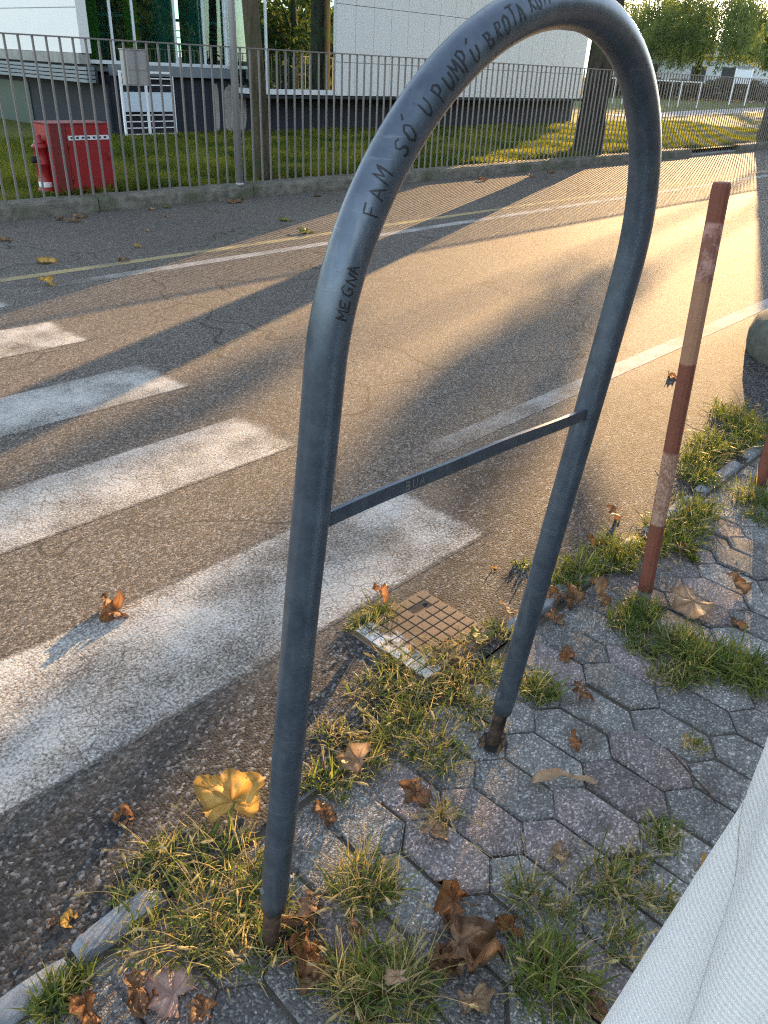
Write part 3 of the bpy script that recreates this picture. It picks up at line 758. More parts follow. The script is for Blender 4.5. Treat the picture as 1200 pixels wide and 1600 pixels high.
# ------------------------------------------------------------------ office building
ob = thing('office_building', 'modern office building with white cladding, green glazing and dark plinth', 'building', (0, 0, 0))
def OB(*a, **k): return box(*a, parent=ob, **k)
CY = 13.2
# clad block
OB('wall_core', 12.44, 21.88, CY+.03, CY+5.5, .97, 7.5, mat=M['joint'])
zr = [.96, 1.565, 2.56, 3.56, 4.56, 5.6]
pme = {}
nx = 18; pw = (21.9-12.42)/nx
for r_ in range(len(zr)-1):
    for c_ in range(nx):
        bmx = pme.get(r_)
        if bmx is None:
            b_ = box_geo(.005, pw-.005, 0, .028, zr[r_]+.005, zr[r_+1]-.005)
            bmx = bpy.data.meshes.new('panel'); b_.to_mesh(bmx); b_.free(); bmx.materials.append(M['clad']); pme[r_] = bmx
        link('panel', bmx, ob, (12.42+c_*pw, CY+random.uniform(-.002, .002), 0), (0, 0, R(random.uniform(-.25, .25))))
OB('soffit', 10.25, 22.75, CY+.02, CY+5.4, .90, .955, mat=M['dark'])
OB('plinth', 7.66, 22.55, CY+.55, CY+5.2, -.1, 1.20, mat=M['plinth'])
OB('plinth_cap', 7.66, 10.22, CY+.40, CY+.55, 1.205, 1.36, mat=M['louvre'])
# stain patches of limewash on the plinth
def patch(x0, x1, z0, z1, seed):
    rnd = random.Random(seed); n = 14; top = []; bot = []
    for i in range(n+1):
        x = x0+(x1-x0)*i/n; e = math.sin(math.pi*i/n)**.35
        top.append((x, CY+.545, z1 - (1-e)*.25*(z1-z0) - rnd.uniform(0, .05))); bot.append((x, CY+.545, z0 + (1-e)*.3*(z1-z0) + rnd.uniform(0, .03)))
    V = bot+top; F = [(i, i+1, n+1+i+1, n+1+i) for i in range(n)]
    link('limewash_patch', mesh('limewash_patch', V, F, M['stain']), ob)
patch(9.98, 10.52, .24, 1.14, 1); patch(9.74, 9.88, .26, 1.15, 2)
# glazing helper
def glazing(xa, ya, xb, yb, z0, z1, cuts, sill, inset=.04, mw=.022):
    a = Vector((xa, ya, 0)); b = Vector((xb, yb, 0)); L = (b-a).length; ax = (b-a)/L; nr = Vector((ax.y, -ax.x, 0))
    def slab(name, u0, u1, w0, w1, za, zb, m, par=ob):
        V = []
        for z in (za, zb):
            for u, w in ((u0, w0), (u1, w0), (u1, w1), (u0, w1)): V.append(a+ax*u+nr*w+Vector((0, 0, z)))
        return link(name, mesh(name, V, [(3, 2, 1, 0), (4, 5, 6, 7), (0, 1, 5, 4), (1, 2, 6, 5), (2, 3, 7, 6), (3, 0, 4, 7)], m), par)
    fr = slab('window_sill', 0, L, -.06, .03, z0-sill, z0, M['frame'])
    us = [0]+list(cuts)+[L]
    for u in us: slab('mullion', u-mw, u+mw, -.045, -.012, z0, z1, M['frame'])
    for u0, u1 in zip(us[:-1], us[1:]): slab('pane', u0+mw, u1-mw, -inset, -inset+.012, z0, z1, M['glass'])
    slab('window_head', 0, L, -.06, .03, z1, z1+.1, M['frame'])
GX = 7.40
glazing(GX, 14.0, 10.30, 14.0, 1.42, 4.6, [7.953-GX, 8.377-GX, 9.21-GX, 9.825-GX], .055)
glazing(10.30, 14.0, 10.30, CY+.02, 1.06, 4.6, [], .09)
glazing(10.30, CY+.02, 12.41, CY+.02, 1.06, 4.6, [.36], .09)
glazing(21.95, CY+.02, 22.7, CY+.02, 1.06, 4.6, [.42], .09)
glazing(22.7, CY+.02, 22.7, CY+5, 1.06, 4.6, [1.6, 3.2], .09)
OB('roof', 7.2, 22.8, CY-.02, CY+8, 7.5, 7.8, mat=M['concrete'])
OB('upper_wall', 7.4, 12.43, CY+.05, CY+5.5, 4.72, 7.5, mat=M['clad']); OB('upper_wall', 21.93, 22.72, CY+.05, CY+5.5, 4.72, 7.5, mat=M['clad'])
# inside
OB('floor', 7.45, 12.40, 14.1, 19.5, 1.25, 1.33, mat=M['roomfloor']); OB('floor', 10.36, 12.40, CY+.12, 14.09, .97, 1.04, mat=M['roomfloor'])
OB('back_wall', 7.3, 12.43, 18.9, 19.1, 1.35, 4.7, mat=M['room']); OB('ceiling', 7.4, 12.4, CY+.1, 18.85, 4.4, 4.5, mat=M['room'])
for x in (7.65, 8.45): OB('curtain', x+.35, x+.62, 15.0, 15.05, 1.4, 4.3, mat=M['curtain'])
for x in (9.55, 10.25, 11.9): OB('column', x-.16, x+.16, 14.9, 15.2, 1.34, 4.35, mat=M['teal'])
for z in (1.60, 1.72, 1.84, 1.96): OB('inner_rail', 8.0, 12.2, 15.6, 15.63, z, z+.02, mat=M['frame'])
OB('inner_handrail', 7.6, 12.3, 15.55, 15.62, 2.12, 2.17, mat=M['frame'])
OB('floor', 22, 22.6, CY+.2, CY+5, .98, 1.03, mat=M['roomfloor']); OB('back_wall', 21.9, 22.6, CY+4.7, CY+4.8, 1.1, 4.5, mat=M['room'])
# left flank: white wall, parapet, louvred fascia, basement
LX = 7.25
OB('flank_wall', LX, LX+.18, 13.82, 22, 1.51, 7.5, mat=M['clad'])
for z in (2.14, 3.2): OB('flank_joint', LX-.003, LX, 13.83, 22, z, z+.012, mat=M['joint'])
OB('parapet', LX-.04, LX+.16, 13.86, 22, 1.35, 1.505, mat=M['concrete'])
for k in range(4): OB('louvre', LX-.10, LX+.05, 13.55, 22, 1.09+k*.06, 1.135+k*.06, mat=M['louvre'])
OB('fascia_back', LX+.06, LX+.10, 13.56, 22, 1.08, 1.345, mat=M['dark'])
OB('basement_wall', LX+.35, LX+.40, 13.76, 22, -.1, 1.08, mat=M['dark'])
OB('basement_door', LX+.33, LX+.349, 16.7, 18.6, -.1, .98, mat=M['greendoor'])
# chairs behind the bay window
def chair(x, y, rz, k):
    t = thing('chair', 'lime framed chair with brown seat behind the bay window', 'chair', (x, y, 1.04), 'chairs behind the bay window', (0, 0, rz))
    for sx in (-1, 1):
        for sy in (-1, 1): tube('leg', [(sx*.17, sy*.18, 0), (sx*.13, sy*.14, .44)], .011, M['chair'], t, 6)
        tube('back_post', [(sx*.15, .15, .44), (sx*.17, .19, .82)], .011, M['chair'], t, 6)
    box('seat', -.18, .18, -.18, .18, .44, .465, M['seat'], t, .01); box('backrest', -.17, .17, .175, .19, .62, .80, M['seat'], t, .005)
for k, (x, y, rz) in enumerate(((10.78, 13.48, 2.9), (11.25, 13.55, 3.2), (11.62, 13.48, 3.0), (11.92, 13.62, 3.3), (12.25, 13.5, 2.8))): chair(x, y, rz, k)
# white gate in front of the basement
wg = thing('white_metal_gate', 'white metal gate with grey sheet and rails before dark basement', 'gate', (8.19, 13.45, .25))
for x in (-.50, -.03, .50): box('upright', x-.018, x+.018, -.018, .018, -.02, 1.0 if x < .3 else .97, M['white'], wg)
box('top_bar', -.52, .45, -.02, .02, 1.003, 1.035, M['white'], wg)
for z in (.06, .16, .26, .36, .82, .92): box('rail', -.48, .48, -.008, .008, z, z+.016, M['white'], wg)
box('sheet', -.48, .48, -.005, .005, .42, .72, M['farroof'], wg)

# ------------------------------------------------------------------ trees
def leaf_cards(C, size, droop=0.0, aspect=.6):
    n = len(C)
    a = RNG.normal(size=(n, 3)); a[:, 2] -= droop; a /= np.linalg.norm(a, axis=1)[:, None]
    b = RNG.normal(size=(n, 3)); b -= (a*b).sum(1)[:, None]*a; b /= np.linalg.norm(b, axis=1)[:, None]
    s = (size*RNG.uniform(.6, 1.35, n))[:, None]
    V = np.stack([C - a*s*.1, C + a*s*.45 + b*s*aspect*.5, C + a*s, C + a*s*.45 - b*s*aspect*.5], 1).reshape(-1, 3)
    return V, np.arange(4*n).reshape(-1, 4)
def clump_cloud(centres, n_per, spread):
    out = []
    for (c, r) in centres:
        k = max(22, int(n_per*r*r)); p = RNG.normal(size=(k, 3)); p /= np.linalg.norm(p, axis=1)[:, None]
        out.append(np.array(c) + p*(RNG.uniform(.25, 1, (k, 1))**.5)*r*np.array([1, 1, spread]))
    return np.concatenate(out)
def tree(name, label, base, trunk_pts, trunk_r, clumps, n_per, size, mat, bark, limbs=(), group=None, spread=.7):
    t = thing(name, label, 'tree', base, group)
    tr = tube('trunk', trunk_pts, trunk_r, bark, t, 16)
    for pts, r in limbs: tube('limb', pts, r, bark, tr, 8)
    C = clump_cloud(clumps, n_per, spread); V, F = leaf_cards(C, size)
    link('crown', fast_mesh('crown', V, F, mat), t)
    return t
def crown_clumps(n, cx, cy, cz, rx, ry, rz, r0, r1, seed, zmin=None):
    rnd = random.Random(seed); out = []
    while len(out) < n:
        p = Vector((rnd.gauss(0, 1), rnd.gauss(0, 1), rnd.gauss(0, 1))).normalized()*(rnd.uniform(.3, 1)**.4)
        q = (cx+p.x*rx, cy+p.y*ry, cz+p.z*rz); r = rnd.uniform(r0, r1)
        if zmin is not None and q[2]-r*.7 < zmin: continue
        out.append((q, r))
    return out
GT = 'street trees in the lawn behind the fence'
def limbset(z0, n, L, seed, r=.07):
    rnd = random.Random(seed); out = []
    for i in range(n):
        a = 2*math.pi*i/n + rnd.uniform(-.4, .4); z = z0+rnd.uniform(0, 1.2)
        pts = [(0, 0, z), (math.cos(a)*L*.4, math.sin(a)*L*.4, z+L*.4), (math.cos(a)*L, math.sin(a)*L, z+L*.85)]
        out.append((pts, [r, r*.65, r*.25]))
    return out
t1 = tree('street_tree', 'slim dark tree trunk behind the fence beside the steel post', (7.12, 8.98, .12),
     [(0, 0, -.05), (.0, 0, .15), (-.03, .02, 1.0), (-.10, .05, 2.2), (-.14, .08, 4.2), (-.1, .1, 6)], [.17, .125, .108, .10, .085, .05],
     crown_clumps(34, 0, 0, 6.3, 1.9, 1.9, 1.8, .5, .9, 1, 4.4), 150, .17, M['crown'], M['bark2'], limbset(3.9, 5, 1.8, 2, .045), GT)
t2 = tree('street_tree', 'thick dark tree trunk behind the fence, seen through the hoop', (15.75, 9.12, .12),
     [(0, 0, -.05), (0, 0, .12), (0, 0, .8), (.03, .0, 2.6), (.05, 0, 4.6), (.1, 0, 7)], [.40, .32, .265, .25, .23, .14],
     crown_clumps(46, 0, 0, 8.2, 3.2, 3.2, 2.6, .7, 1.2, 3, 5.6), 110, .22, M['crown'], M['bark'], limbset(4.8, 6, 2.8, 4, .10), GT)
# third tree: its trunk and added lower crown clumps shade the right edge of the road and the paving
def cs(c, s):   # c across the light, s along it
    x = (s-.355*c)/(.935+.355*.38); return (x, c+.38*x)
B3 = (25.75, 9.0)
cl = crown_clumps(70, 0, 0, 7.6, 4.2, 4.2, 2.7, .7, 1.25, 5, 4.25)
def hang(c, s_ground, r, sd=26.2):
    x, y = cs(c, sd); h = (sd-s_ground)*math.tan(SUN_EL); return ((x-B3[0], y-B3[1], h-.12), r)
rs_ = random.Random(21)
for c_ in np.arange(-1.9, 1.65, .30):
    lim = 3.0 if c_ < -.35 else (2.1 if c_ < .25 else (1.2 if c_ < .7 else (1.0 if c_ < 1.0 else (.7 if c_ < 1.3 else .2))))
    for s_ in np.arange(lim-.75, -11, -1.0):
        if abs(c_-.80) < .3 and s_ > -1.6: continue
        cl.append(hang(c_+rs_.uniform(-.1, .1), s_+rs_.uniform(-.5, .3), rs_.uniform(.36, .46), 26.4+rs_.uniform(-1.2, 1.2)))
tree('street_tree', 'tree trunk rising behind the fence past the gate, shading the road', (B3[0], B3[1], .12),
     [(0, 0, -.05), (0, 0, .15), (0, 0, 1.2), (.0, .0, 3.0), (.0, 0, 5.0), (.1, 0, 8)], [.46, .38, .33, .31, .27, .15],
     cl, 120, .20, M['crown'], M['bark'], limbset(3.6, 7, 3.4, 6, .11), GT)
# bushy trees across the street, behind the viewer: what the glazing mirrors
nt_ = tree('garden_tree', 'bushy garden tree on the near side across from the cladding', (22.0, -9.0, -.02),
     [(0, 0, -.05), (0, 0, 1.0), (.1, 0, 3.0), (.1, .1, 6)], [.26, .22, .18, .08],
     crown_clumps(60, 0, 0, 4.6, 3.0, 2.6, 3.4, .7, 1.2, 9, .9), 90, .26, M['crown'], M['bark'], limbset(1.6, 5, 2.2, 8, .07), 'garden trees on the near side')
for k, (x, y) in enumerate(((15.0, -7.5), (8.5, -9.5), (2.0, -8.0), (29.5, -8.0), (38.0, -9.5), (18.5, -14.0), (12.0, -15.0), (5.0, -14.5), (26.0, -15.0))):
    r_ = nt_.copy(); COL.objects.link(r_); r_.location = (x, y, -.02); r_.rotation_euler = (0, 0, 1.1+k*2.3); r_.scale = (1, 1, .85+.06*k)
    r_['label'] = ('bushy garden tree on the near side across from the gate', 'bushy garden tree opposite the slim trunk', 'bushy garden tree opposite the red cabinet',
                   'bushy garden tree opposite the thick trunk', 'bushy garden tree opposite the fence end', 'taller garden tree in the row behind, across from the gate',
                   'taller garden tree in the row behind, opposite the slim trunk', 'taller garden tree in the row behind, opposite the cabinet', 'taller garden tree in the row behind, opposite the thick trunk')[k]
    for ch in list(nt_.children):
        c2 = ch.copy(); COL.objects.link(c2); c2.parent = r_
        for g_ in ch.children:
            d2 = g_.copy(); COL.objects.link(d2); d2.parent = c2
def near_hedge():  # unseen hedge, added to keep horizon sky out of the window reflections
    t = thing('sky_block_hedge', 'unseen tall dark hedge added behind the bushy trees to block mirrored sky', 'hedge', (18, -12.2, -.05))
    n = 15000; P = np.stack([RNG.uniform(-24, 32, n), RNG.uniform(-.8, .8, n), RNG.uniform(0, 1, n)**.8*4.6], -1); P[:, 2] *= 1+.12*np.sin(P[:, 0]*1.3)
    V, F = leaf_cards(P, .42); link('foliage', fast_mesh('foliage', V, F, M['crown']), t)
    box('dense_core', -23.8, 31.8, -.45, .45, 0, 3.9, M['hedge'], t)
near_hedge()
# drooping trees far behind the lawn
def willow(name, label, base, H, Rr, n_str, seed, zlow, trunk=.35):
    rnd = np.random.default_rng(seed)
    t = thing(name, label, 'tree', base, 'drooping trees beyond the lawn')
    tube('trunk', [(0, 0, -.1), (0, 0, 1.5), (.1, 0, H*.5), (.1, 0, H*.8)], [trunk*1.25, trunk, trunk*.8, trunk*.3], M['bark'], t, 12)
    out = []
    for i in range(n_str):
        a = rnd.uniform(0, 2*np.pi); q = rnd.uniform(.1, 1)**.55; r = Rr*q*(1+.25*math.sin(a*3+seed)+.15*math.sin(a*7))
        top = H*(1-.55*q*q)*rnd.uniform(.82, 1.02); low = zlow + rnd.uniform(0, 1.6) + .6*math.sin(a*5+seed*2)
        L = min(top-low, rnd.uniform(1.2, 4.5)); L = max(L, .6); k = int(L*9)
        tt = np.linspace(0, 1, k)[:, None]
        p = np.array([r*math.cos(a), r*math.sin(a), top]) + tt*np.array([.35*math.cos(a), .35*math.sin(a), -L]) + rnd.normal(0, .09, (k, 3))
        out.append(p)
    C = np.concatenate(out); V, F = leaf_cards(C, .26, 1.2, .35)
    link('crown', fast_mesh('crown', V, F, M['willow']), t)
    return t
willow('willow_tree', 'wide drooping green tree with dark trunk beyond the lawn', (84.0, 37.9, .2), 9.8, 9.6, 3000, 3, 2.3)
willow('willow_tree', 'yellower drooping tree farther left behind the wide one', (94, 50.0, .2), 11.0, 8.2, 1400, 8, 3.2)
tw = willow('willow_tree', 'drooping tree whose twigs hang before the pale low building', (66, 23.2, .2), 8.0, 3.2, 380, 5, 5.0, .25)
def far_hang(c, s_ground, r, sd=64.0):  # leaf clumps added above the view to cast soft shadows on the road
    x, y = cs(c, sd); return ((x, y, (sd-s_ground)*math.tan(SUN_EL)), r)
fc = [far_hang(.70, 6.7, .26), far_hang(.92, 5.7, .36), far_hang(1.10, 4.8, .42), far_hang(1.02, 3.8, .40), far_hang(1.15, 2.9, .34), far_hang(.85, 4.3, .28), far_hang(1.2, 2.0, .3),
      far_hang(2.42, 3.6, .15), far_hang(2.5, 2.6, .18), far_hang(2.55, 1.6, .22)]
Vh, Fh = leaf_cards(clump_cloud([((c[0]-66, c[1]-23.2, c[2]-.2), r) for c, r in fc], 230, 1.0), .22)
link('shadow_leaves', fast_mesh('shadow_leaves', Vh, Fh, M['willow']), tw)
for (c, r) in (fc[2], fc[8]):
    tube('limb', [(.1, 0, 6.2), ((c[0]-66)*.5, (c[1]-23.2)*.5, 8.6), (c[0]-66, c[1]-23.2, c[2]-.2)], [.09, .05, .02], M['bark'], tw, 6)

# ------------------------------------------------------------------ far background
V = [(30, 15.3, .262), (78, 20.4, .262), (78, 24.0, .262), (30, 16.9, .262)]
link('path', mesh('path', V, [(0, 1, 2, 3)], M['path']), **ST)
wb = thing('pale_low_building', 'pale low building with metal roof and recessed porch far behind lawn', 'building', (111, 38.5, .2), None, (0, 0, R(-58))); wb.scale = (1.42, 1.42, 1.27)
box('wall', -22, 6.3, 0, 9, 0, 3.1, M['farwall'], wb); box('porch', -1.6, 1.6, -.06, -.005, 0, 2.7, M['fardark'], wb)
dr = box('door', .0, 1.1, -.10, -.065, 0, 2.2, M['seat'], wb); box('door_frame', 1.1, 1.3, -.12, -.066, 0, 2.3, M['farwall'], wb)
box('roof', -22.3, 6.8, -.7, 9.3, 3.1, 4.3, M['farroof'], wb)
for x in (-8, -5.5, -12): box('window', x, x+1.2, -.04, -.005, 1.0, 2.3, M['fardark'], wb)
ow = thing('orange_roofed_house', 'house with orange roof behind the pale low building', 'house', (150, 48, .2), None, (0, 0, R(-60))); ow.scale = (1.4, 1.4, 1.35)
box('wall', -8, 8, 0, 8, 0, 5.2, M['farwall'], ow)
me = mesh('roof', [(-8.5, -.6, 5.2), (8.5, -.6, 5.2), (8.5, 8.6, 5.2), (-8.5, 8.6, 5.2), (-8.5, 4, 7.4), (8.5, 4, 7.4)], [(0, 1, 5, 4), (2, 3, 4, 5), (1, 2, 5), (3, 0, 4), (3, 2, 1, 0)], M['orange'])
link('roof', me, ow)
for x in (-5, -1, 3): box('window', x, x+1.4, -.05, -.005, 2.6, 4.2, M['fardark'], ow)
# hedge along the far side of the path
def hedge():
    n = 26000; u = RNG.uniform(0, 1, n); P0 = np.array([52, 34.5]); P1 = np.array([82, 22.0]); w = RNG.uniform(-.6, .6, n)
    d = (P1-P0)/np.linalg.norm(P1-P0); nn = np.array([-d[1], d[0]])
    XY = P0+(P1-P0)*u[:, None]+nn*w[:, None]; z = .2+RNG.uniform(0, 1, n)**.7*(1.35+.25*np.sin(u*40)*np.sin(u*17))
    V, F = leaf_cards(np.concatenate([XY, z[:, None]], 1), .16)
    tag(link('hedge', fast_mesh('hedge', V, F, M['hedge'])), 'brownish clipped hedge across the far side of the lawn', 'hedge')
hedge()
rl = thing('white_railing', 'white topped metal railing standing on the far lawn', 'railing', (45.0, 23.2, .2), None, (0, 0, R(-62)))
for i in range(13): box('post', -3.0+i*.5-.025, -3.0+i*.5+.025, -.025, .025, 0, 1.25, M['white'], rl)
box('top_bar', -3.05, 3.05, -.03, .03, 1.25, 1.31, M['white'], rl)
sg = thing('notice_board', 'small white notice board on two posts by the hedge', 'sign', (58.5, 23.2, .2), None, (0, 0, R(-65)))
for x in (-.5, .5): box('post', x-.05, x+.05, -.05, .05, 0, 2.2, M['white'], sg)
box('board', -.44, .44, -.02, .02, 1.3, 2.1, M['farwall'], sg); box('header', -.6, .6, -.06, .06, 2.2, 2.3, M['louvre'], sg)

# ------------------------------------------------------------------ weeds in the joints
def tuft_mesh(rad, h, n, dry, seeds, seed, flat=.6):
    rg = np.random.default_rng(seed); V = []; F = []; MI = []
    for i in range(n):
        a = rg.uniform(0, 2*np.pi); r = rad*.78*rg.uniform(0, 1)**.7
        b = np.array([math.cos(a)*r, math.sin(a)*r, -.006])
        da = a + rg.normal(0, 1.5); L = h*rg.uniform(.4, 1.0)*(1.6 if rg.uniform() < .2 else 1); lean = flat*rg.uniform(.3, 1.9)
        is_dry = rg.uniform() < min(.85, dry*1.0); w = rg.uniform(.0012, .0026)*(.7 if is_dry else 1.15)
        d = np.array([math.cos(da), math.sin(da), 0]); side = np.array([-d[1], d[0], 0]); k0 = len(V); ns = 6
        cur = rg.uniform(.3, 2.4); tw = rg.normal(0, .9)
        p = b.copy(); ang = lean*.55
        for s in range(ns):
            q = s/(ns-1); ww = w*(1-q**1.6)*(.65+.7*min(1, q*3)); sd = side*math.cos(q*tw) + np.array([0, 0, 1])*math.sin(q*tw)
            V += [p-sd*ww, p+sd*ww]
            dd = d+side*tw*q*.5
            p = p + (dd*math.sin(ang)+np.array([0, 0, 1])*math.cos(ang))*(L/(ns-1)); ang = min(ang+cur/(ns-1), 2.05)
            if p[2] < .004: p[2] = .004+.003*rg.uniform()
        for s in range(ns-1): F.append((k0+2*s, k0+2*s+1, k0+2*s+3, k0+2*s+2)); MI.append(1 if is_dry else 0)
    for i in range(seeds):
        a = rg.uniform(0, 2*np.pi); d = np.array([math.cos(a), math.sin(a), 0]); L = h*rg.uniform(.8, 1.7); r = rad*.4*rg.uniform()
        p = np.array([math.cos(a)*r, math.sin(a)*r, 0]); ang = rg.uniform(.2, .9); pts = []
        for s in range(7):
            pts.append(p.copy()); p = p+(d*math.sin(ang)+np.array([0, 0, 1])*math.cos(ang))*L/6; ang += rg.uniform(.05, .35); p[2] = max(p[2], .006)
        tv, tf = tube_arrays(pts, .0007, 3, False); k0 = len(V); V += [np.array(v) for v in tv]; F += [tuple(k0+x for x in f) for f in tf]; MI += [1]*len(tf)
        e = pts[-1]; dr = (pts[-1]-pts[-2]); dr /= np.linalg.norm(dr); hl = rg.uniform(.016, .034)
        hp = [e+dr*hl*q for q in (0, .25, .6, .9, 1.0)]; rr = rg.uniform(.0022, .0036)
        tv, tf = tube_arrays(hp, [rr*.4, rr, rr*.95, rr*.5, rr*.1], 5, True); k0 = len(V); V += [np.array(v) for v in tv]; tf = [f for f in tf]; F += [tuple(k0+x for x in f) for f in tf]; MI += [2]*len(tf)
        for q in range(16):   # bristles
            u_ = rg.uniform(0, 1); c = e+dr*hl*u_; o = rg.normal(size=3); o -= (o@dr)*dr; o /= np.linalg.norm(o)
            t_ = c+o*.006+dr*.006; k0 = len(V); V += [c+dr*.0006, c-dr*.0006, t_]; F.append((k0, k0+1, k0+2)); MI.append(2)
    return mesh('grass_tuft', V, F, [M['g_green'], M['g_dry'], M['g_seed']], False, MI)
TN = 0
def tuft(x, y, rad, h, n, dry, seeds, label, group=None, flat=.75):
    global TN; TN += 1
    o = link('grass_tuft', tuft_mesh(rad, h, n, dry, seeds, 100+TN, flat), None, (x, y, 0), (0, 0, random.uniform(0, 6)))
    return tag(o, label, 'grass', group)
NL = 'dense grass tangled round the hoop leg nearest the broken kerb'
for (x, y, rad, h, n, d, s) in ((.491, 1.063, .08, .085, 190, .45, 5), (.501, .886, .10, .09, 240, .55, 7), (.589, .859, .09, .09, 220, .5, 6), (.434, .857, .09, .085, 200, .65, 7),
        (.494, .779, .08, .08, 170, .7, 6), (.408, 1.018, .06, .08, 120, .5, 5), (.601, .978, .09, .09, 210, .45, 5), (.583, .746, .07, .085, 140, .65, 6), (.36, .93, .06, .07, 110, .6, 4)):
    tuft(x, y, rad*1.1, h*.9, int(n*.72), d, s, NL, 'grass round the hoop leg by the broken kerb', 1.05)
NM = 'dense grass along the kerb between the two hoop legs'
for (x, y, rad, h, n, d, s) in ((.903, .969, .075, .075, 170, .35, 3), (1.01, .964, .08, .075, 180, .5, 3), (1.117, .952, .10, .075, 240, .45, 4), (1.169, .84, .09, .075, 200, .4, 4), (1.311, 1.033, .10, .075, 230, .55, 4),
        (1.364, .877, .09, .075, 210, .5, 4), (1.213, 1.091, .10, .075, 220, .6, 4), (1.463, 1.039, .09, .075, 200, .55, 4), (1.33, 1.126, .08, .075, 170, .6, 3), (1.53, .92, .08, .07, 170, .5, 3), (1.205, .962, .09, .08, 200, .45, 4), (1.023, 1.074, .06, .06, 110, .65, 3), (1.42, .95, .08, .075, 170, .5, 3)):
    tuft(x, y, rad*1.1, h*.85, int(n*.8), d, s, NM, 'grass along the kerb between the hoop legs', 1.0)
tuft(1.50, 1.075, .075, .05, 150, .65, 2, 'dry matted grass creeping over the front of the inspection cover')
tuft(1.70, 1.03, .06, .05, 110, .55, 2, 'low grass in the gap between inspection cover and kerb stone')
tuft(1.375, 1.17, .055, .05, 110, .6, 1, 'straggling grass over the white smeared edge of the inspection cover')
tuft(1.58, 1.06, .06, .045, 110, .7, 2, 'dry matted grass under the green leaf on the inspection cover')
tuft(1.43, 1.10, .06, .05, 110, .6, 2, 'dry matted grass on the painted corner of the inspection cover')
NC = 'bright tuft with a dead leaf at the edge of the inspection cover'
for (x, y, rad, h, n, d, s) in ((1.483, 1.345, .065, .065, 150, .4, 1), (1.40, 1.345, .06, .06, 120, .35, 1)):
    tuft(x, y, rad, h, n, d, s, NC, 'tufts on the inspection cover edge')
tuft(1.567, .789, .075, .08, 220, .3, 2, 'leafy green tuft at the foot of hoop leg by the cover')
NB_ = 'sunlit grass tuft on the kerb between hoop and striped pole'
for (x, y, rad, h, n, d, s) in ((2.193, 1.03, .10, .10, 230, .12, 3), (2.345, .974, .10, .10, 220, .15, 4), (2.081, 1.027, .07, .08, 130, .2, 2), (2.517, .934, .09, .10, 190, .15, 3), (2.42, 1.02, .09, .1, 190, .15, 3)):
    tuft(x, y, rad, h, n, d, s, NB_, 'sunlit grass by the striped pole', .6)
NG = 'green grass along the kerb past the striped pole'
for (x, y, rad, h, n, d, s) in ((2.654, .87, .11, .10, 220, .12, 3), (2.80, .90, .11, .10, 220, .15, 3), (2.956, .928, .11, .10, 220, .12, 2), (2.72, .98, .08, .08, 140, .2, 2)):
    tuft(x, y, rad, h, n, d, s, NG, 'grass along the kerb past the striped pole')
NP = 'lush green tuft in the paving at foot of striped pole'
for (x, y, rad, h, n, d, s) in ((2.057, .755, .10, .085, 230, .12, 1), (2.16, .76, .08, .08, 170, .12, 1), (1.97, .66, .07, .06, 130, .25, 0)):
    tuft(x, y, rad, h, n, d, s, NP, 'grass at the foot of the striped pole')
NW = 'wide green tuft spreading over pavers near big tan leaf'
for (x, y, rad, h, n, d, s) in ((2.065, .592, .10, .085, 240, .12, 0), (2.051, .50, .12, .095, 300, .14, 0), (2.087, .39, .13, .11, 340, .06, 0), (1.894, .552, .08, .06, 150, .5, 0), (1.95, .50, .08, .07, 150, .3, 0)):
    tuft(x, y, rad, h, n, d, s, NW, 'grass over the pavers near the tan leaf')
ND = 'thick weeds at the road edge in front of the concrete dome'
for (x, y, rad, h, n, d, s) in ((3.651, 1.142, .16, .13, 320, .1, 3), (3.436, 1.143, .14, .12, 260, .15, 3), (3.879, 1.041, .15, .13, 280, .1, 2), (4.113, 1.268, .14, .13, 240, .15, 4), (4.0, 1.15, .15, .13, 240, .12, 2), (3.25, 1.05, .12, .11, 220, .15, 2)):
    tuft(x, y, rad, h, n, d, s, ND, 'weeds at the road edge by the concrete dome')
tuft(3.258, .804, .12, .11, 240, .1, 2, 'green tuft at the foot of the dark red pole')
tuft(3.1, .72, .09, .06, 130, .2, 1, 'thin green grass on pavers short of the dark red pole')
tuft(.77, .701, .10, .085, 300, .55, 9, 'dry bushy tuft standing alone on paving behind near hoop leg')
tuft(.645, .515, .12, .10, 360, .45, 11, 'large tuft with straw seed heads beside the crumpled brown leaf')
tuft(.60, .585, .07, .075, 130, .75, 6, 'straw coloured tuft between hoop leg and the crumpled brown leaf')
tuft(.896, .308, .105, .10, 330, .3, 8, 'large green tuft with long thin leaves in mid paving')
tuft(1.036, .707, .05, .06, 70, .75, 5, 'small straw tuft beside the narrow brown leaf')
tuft(1.007, .446, .06, .08, 80, .6, 5, 'sparse reddish tuft in the joint near crumpled leaf')
tuft(1.151, .325, .09, .075, 180, .45, 6, 'flat mixed green tuft in paving next to pale cloth')
tuft(1.362, .30, .06, .055, 130, .45, 1, 'yellow green weed in joint near the bark strip')
tuft(1.26, .31, .05, .045, 70, .6, 1, 'thin dry weed in joint below the bark strip')
tuft(.191, .945, .05, .06, 150, .2, 2, 'small green tuft against the broken kerb stone')
tuft(.243, .955, .035, .05, 80, .2, 0, 'short tuft in the gap of the broken kerb')
tuft(1.206, .23, .05, .05, 90, .6, 3, 'dry weed close to the hem of the white cloth')
tuft(1.044, .37, .05, .05, 60, .7, 4, 'wispy straw weed between green tufts in the paving')
tuft(2.072, 1.197, .04, .05, 40, .1, 0, 'tiny green sprout on asphalt beside the hoop')
tuft(1.70, .373, .04, .03, 70, .8, 0, 'low reddish moss weed in a paver joint')
tuft(2.585, .782, .025, .05, 45, .0, 0, 'single small green seedling on the pavers')
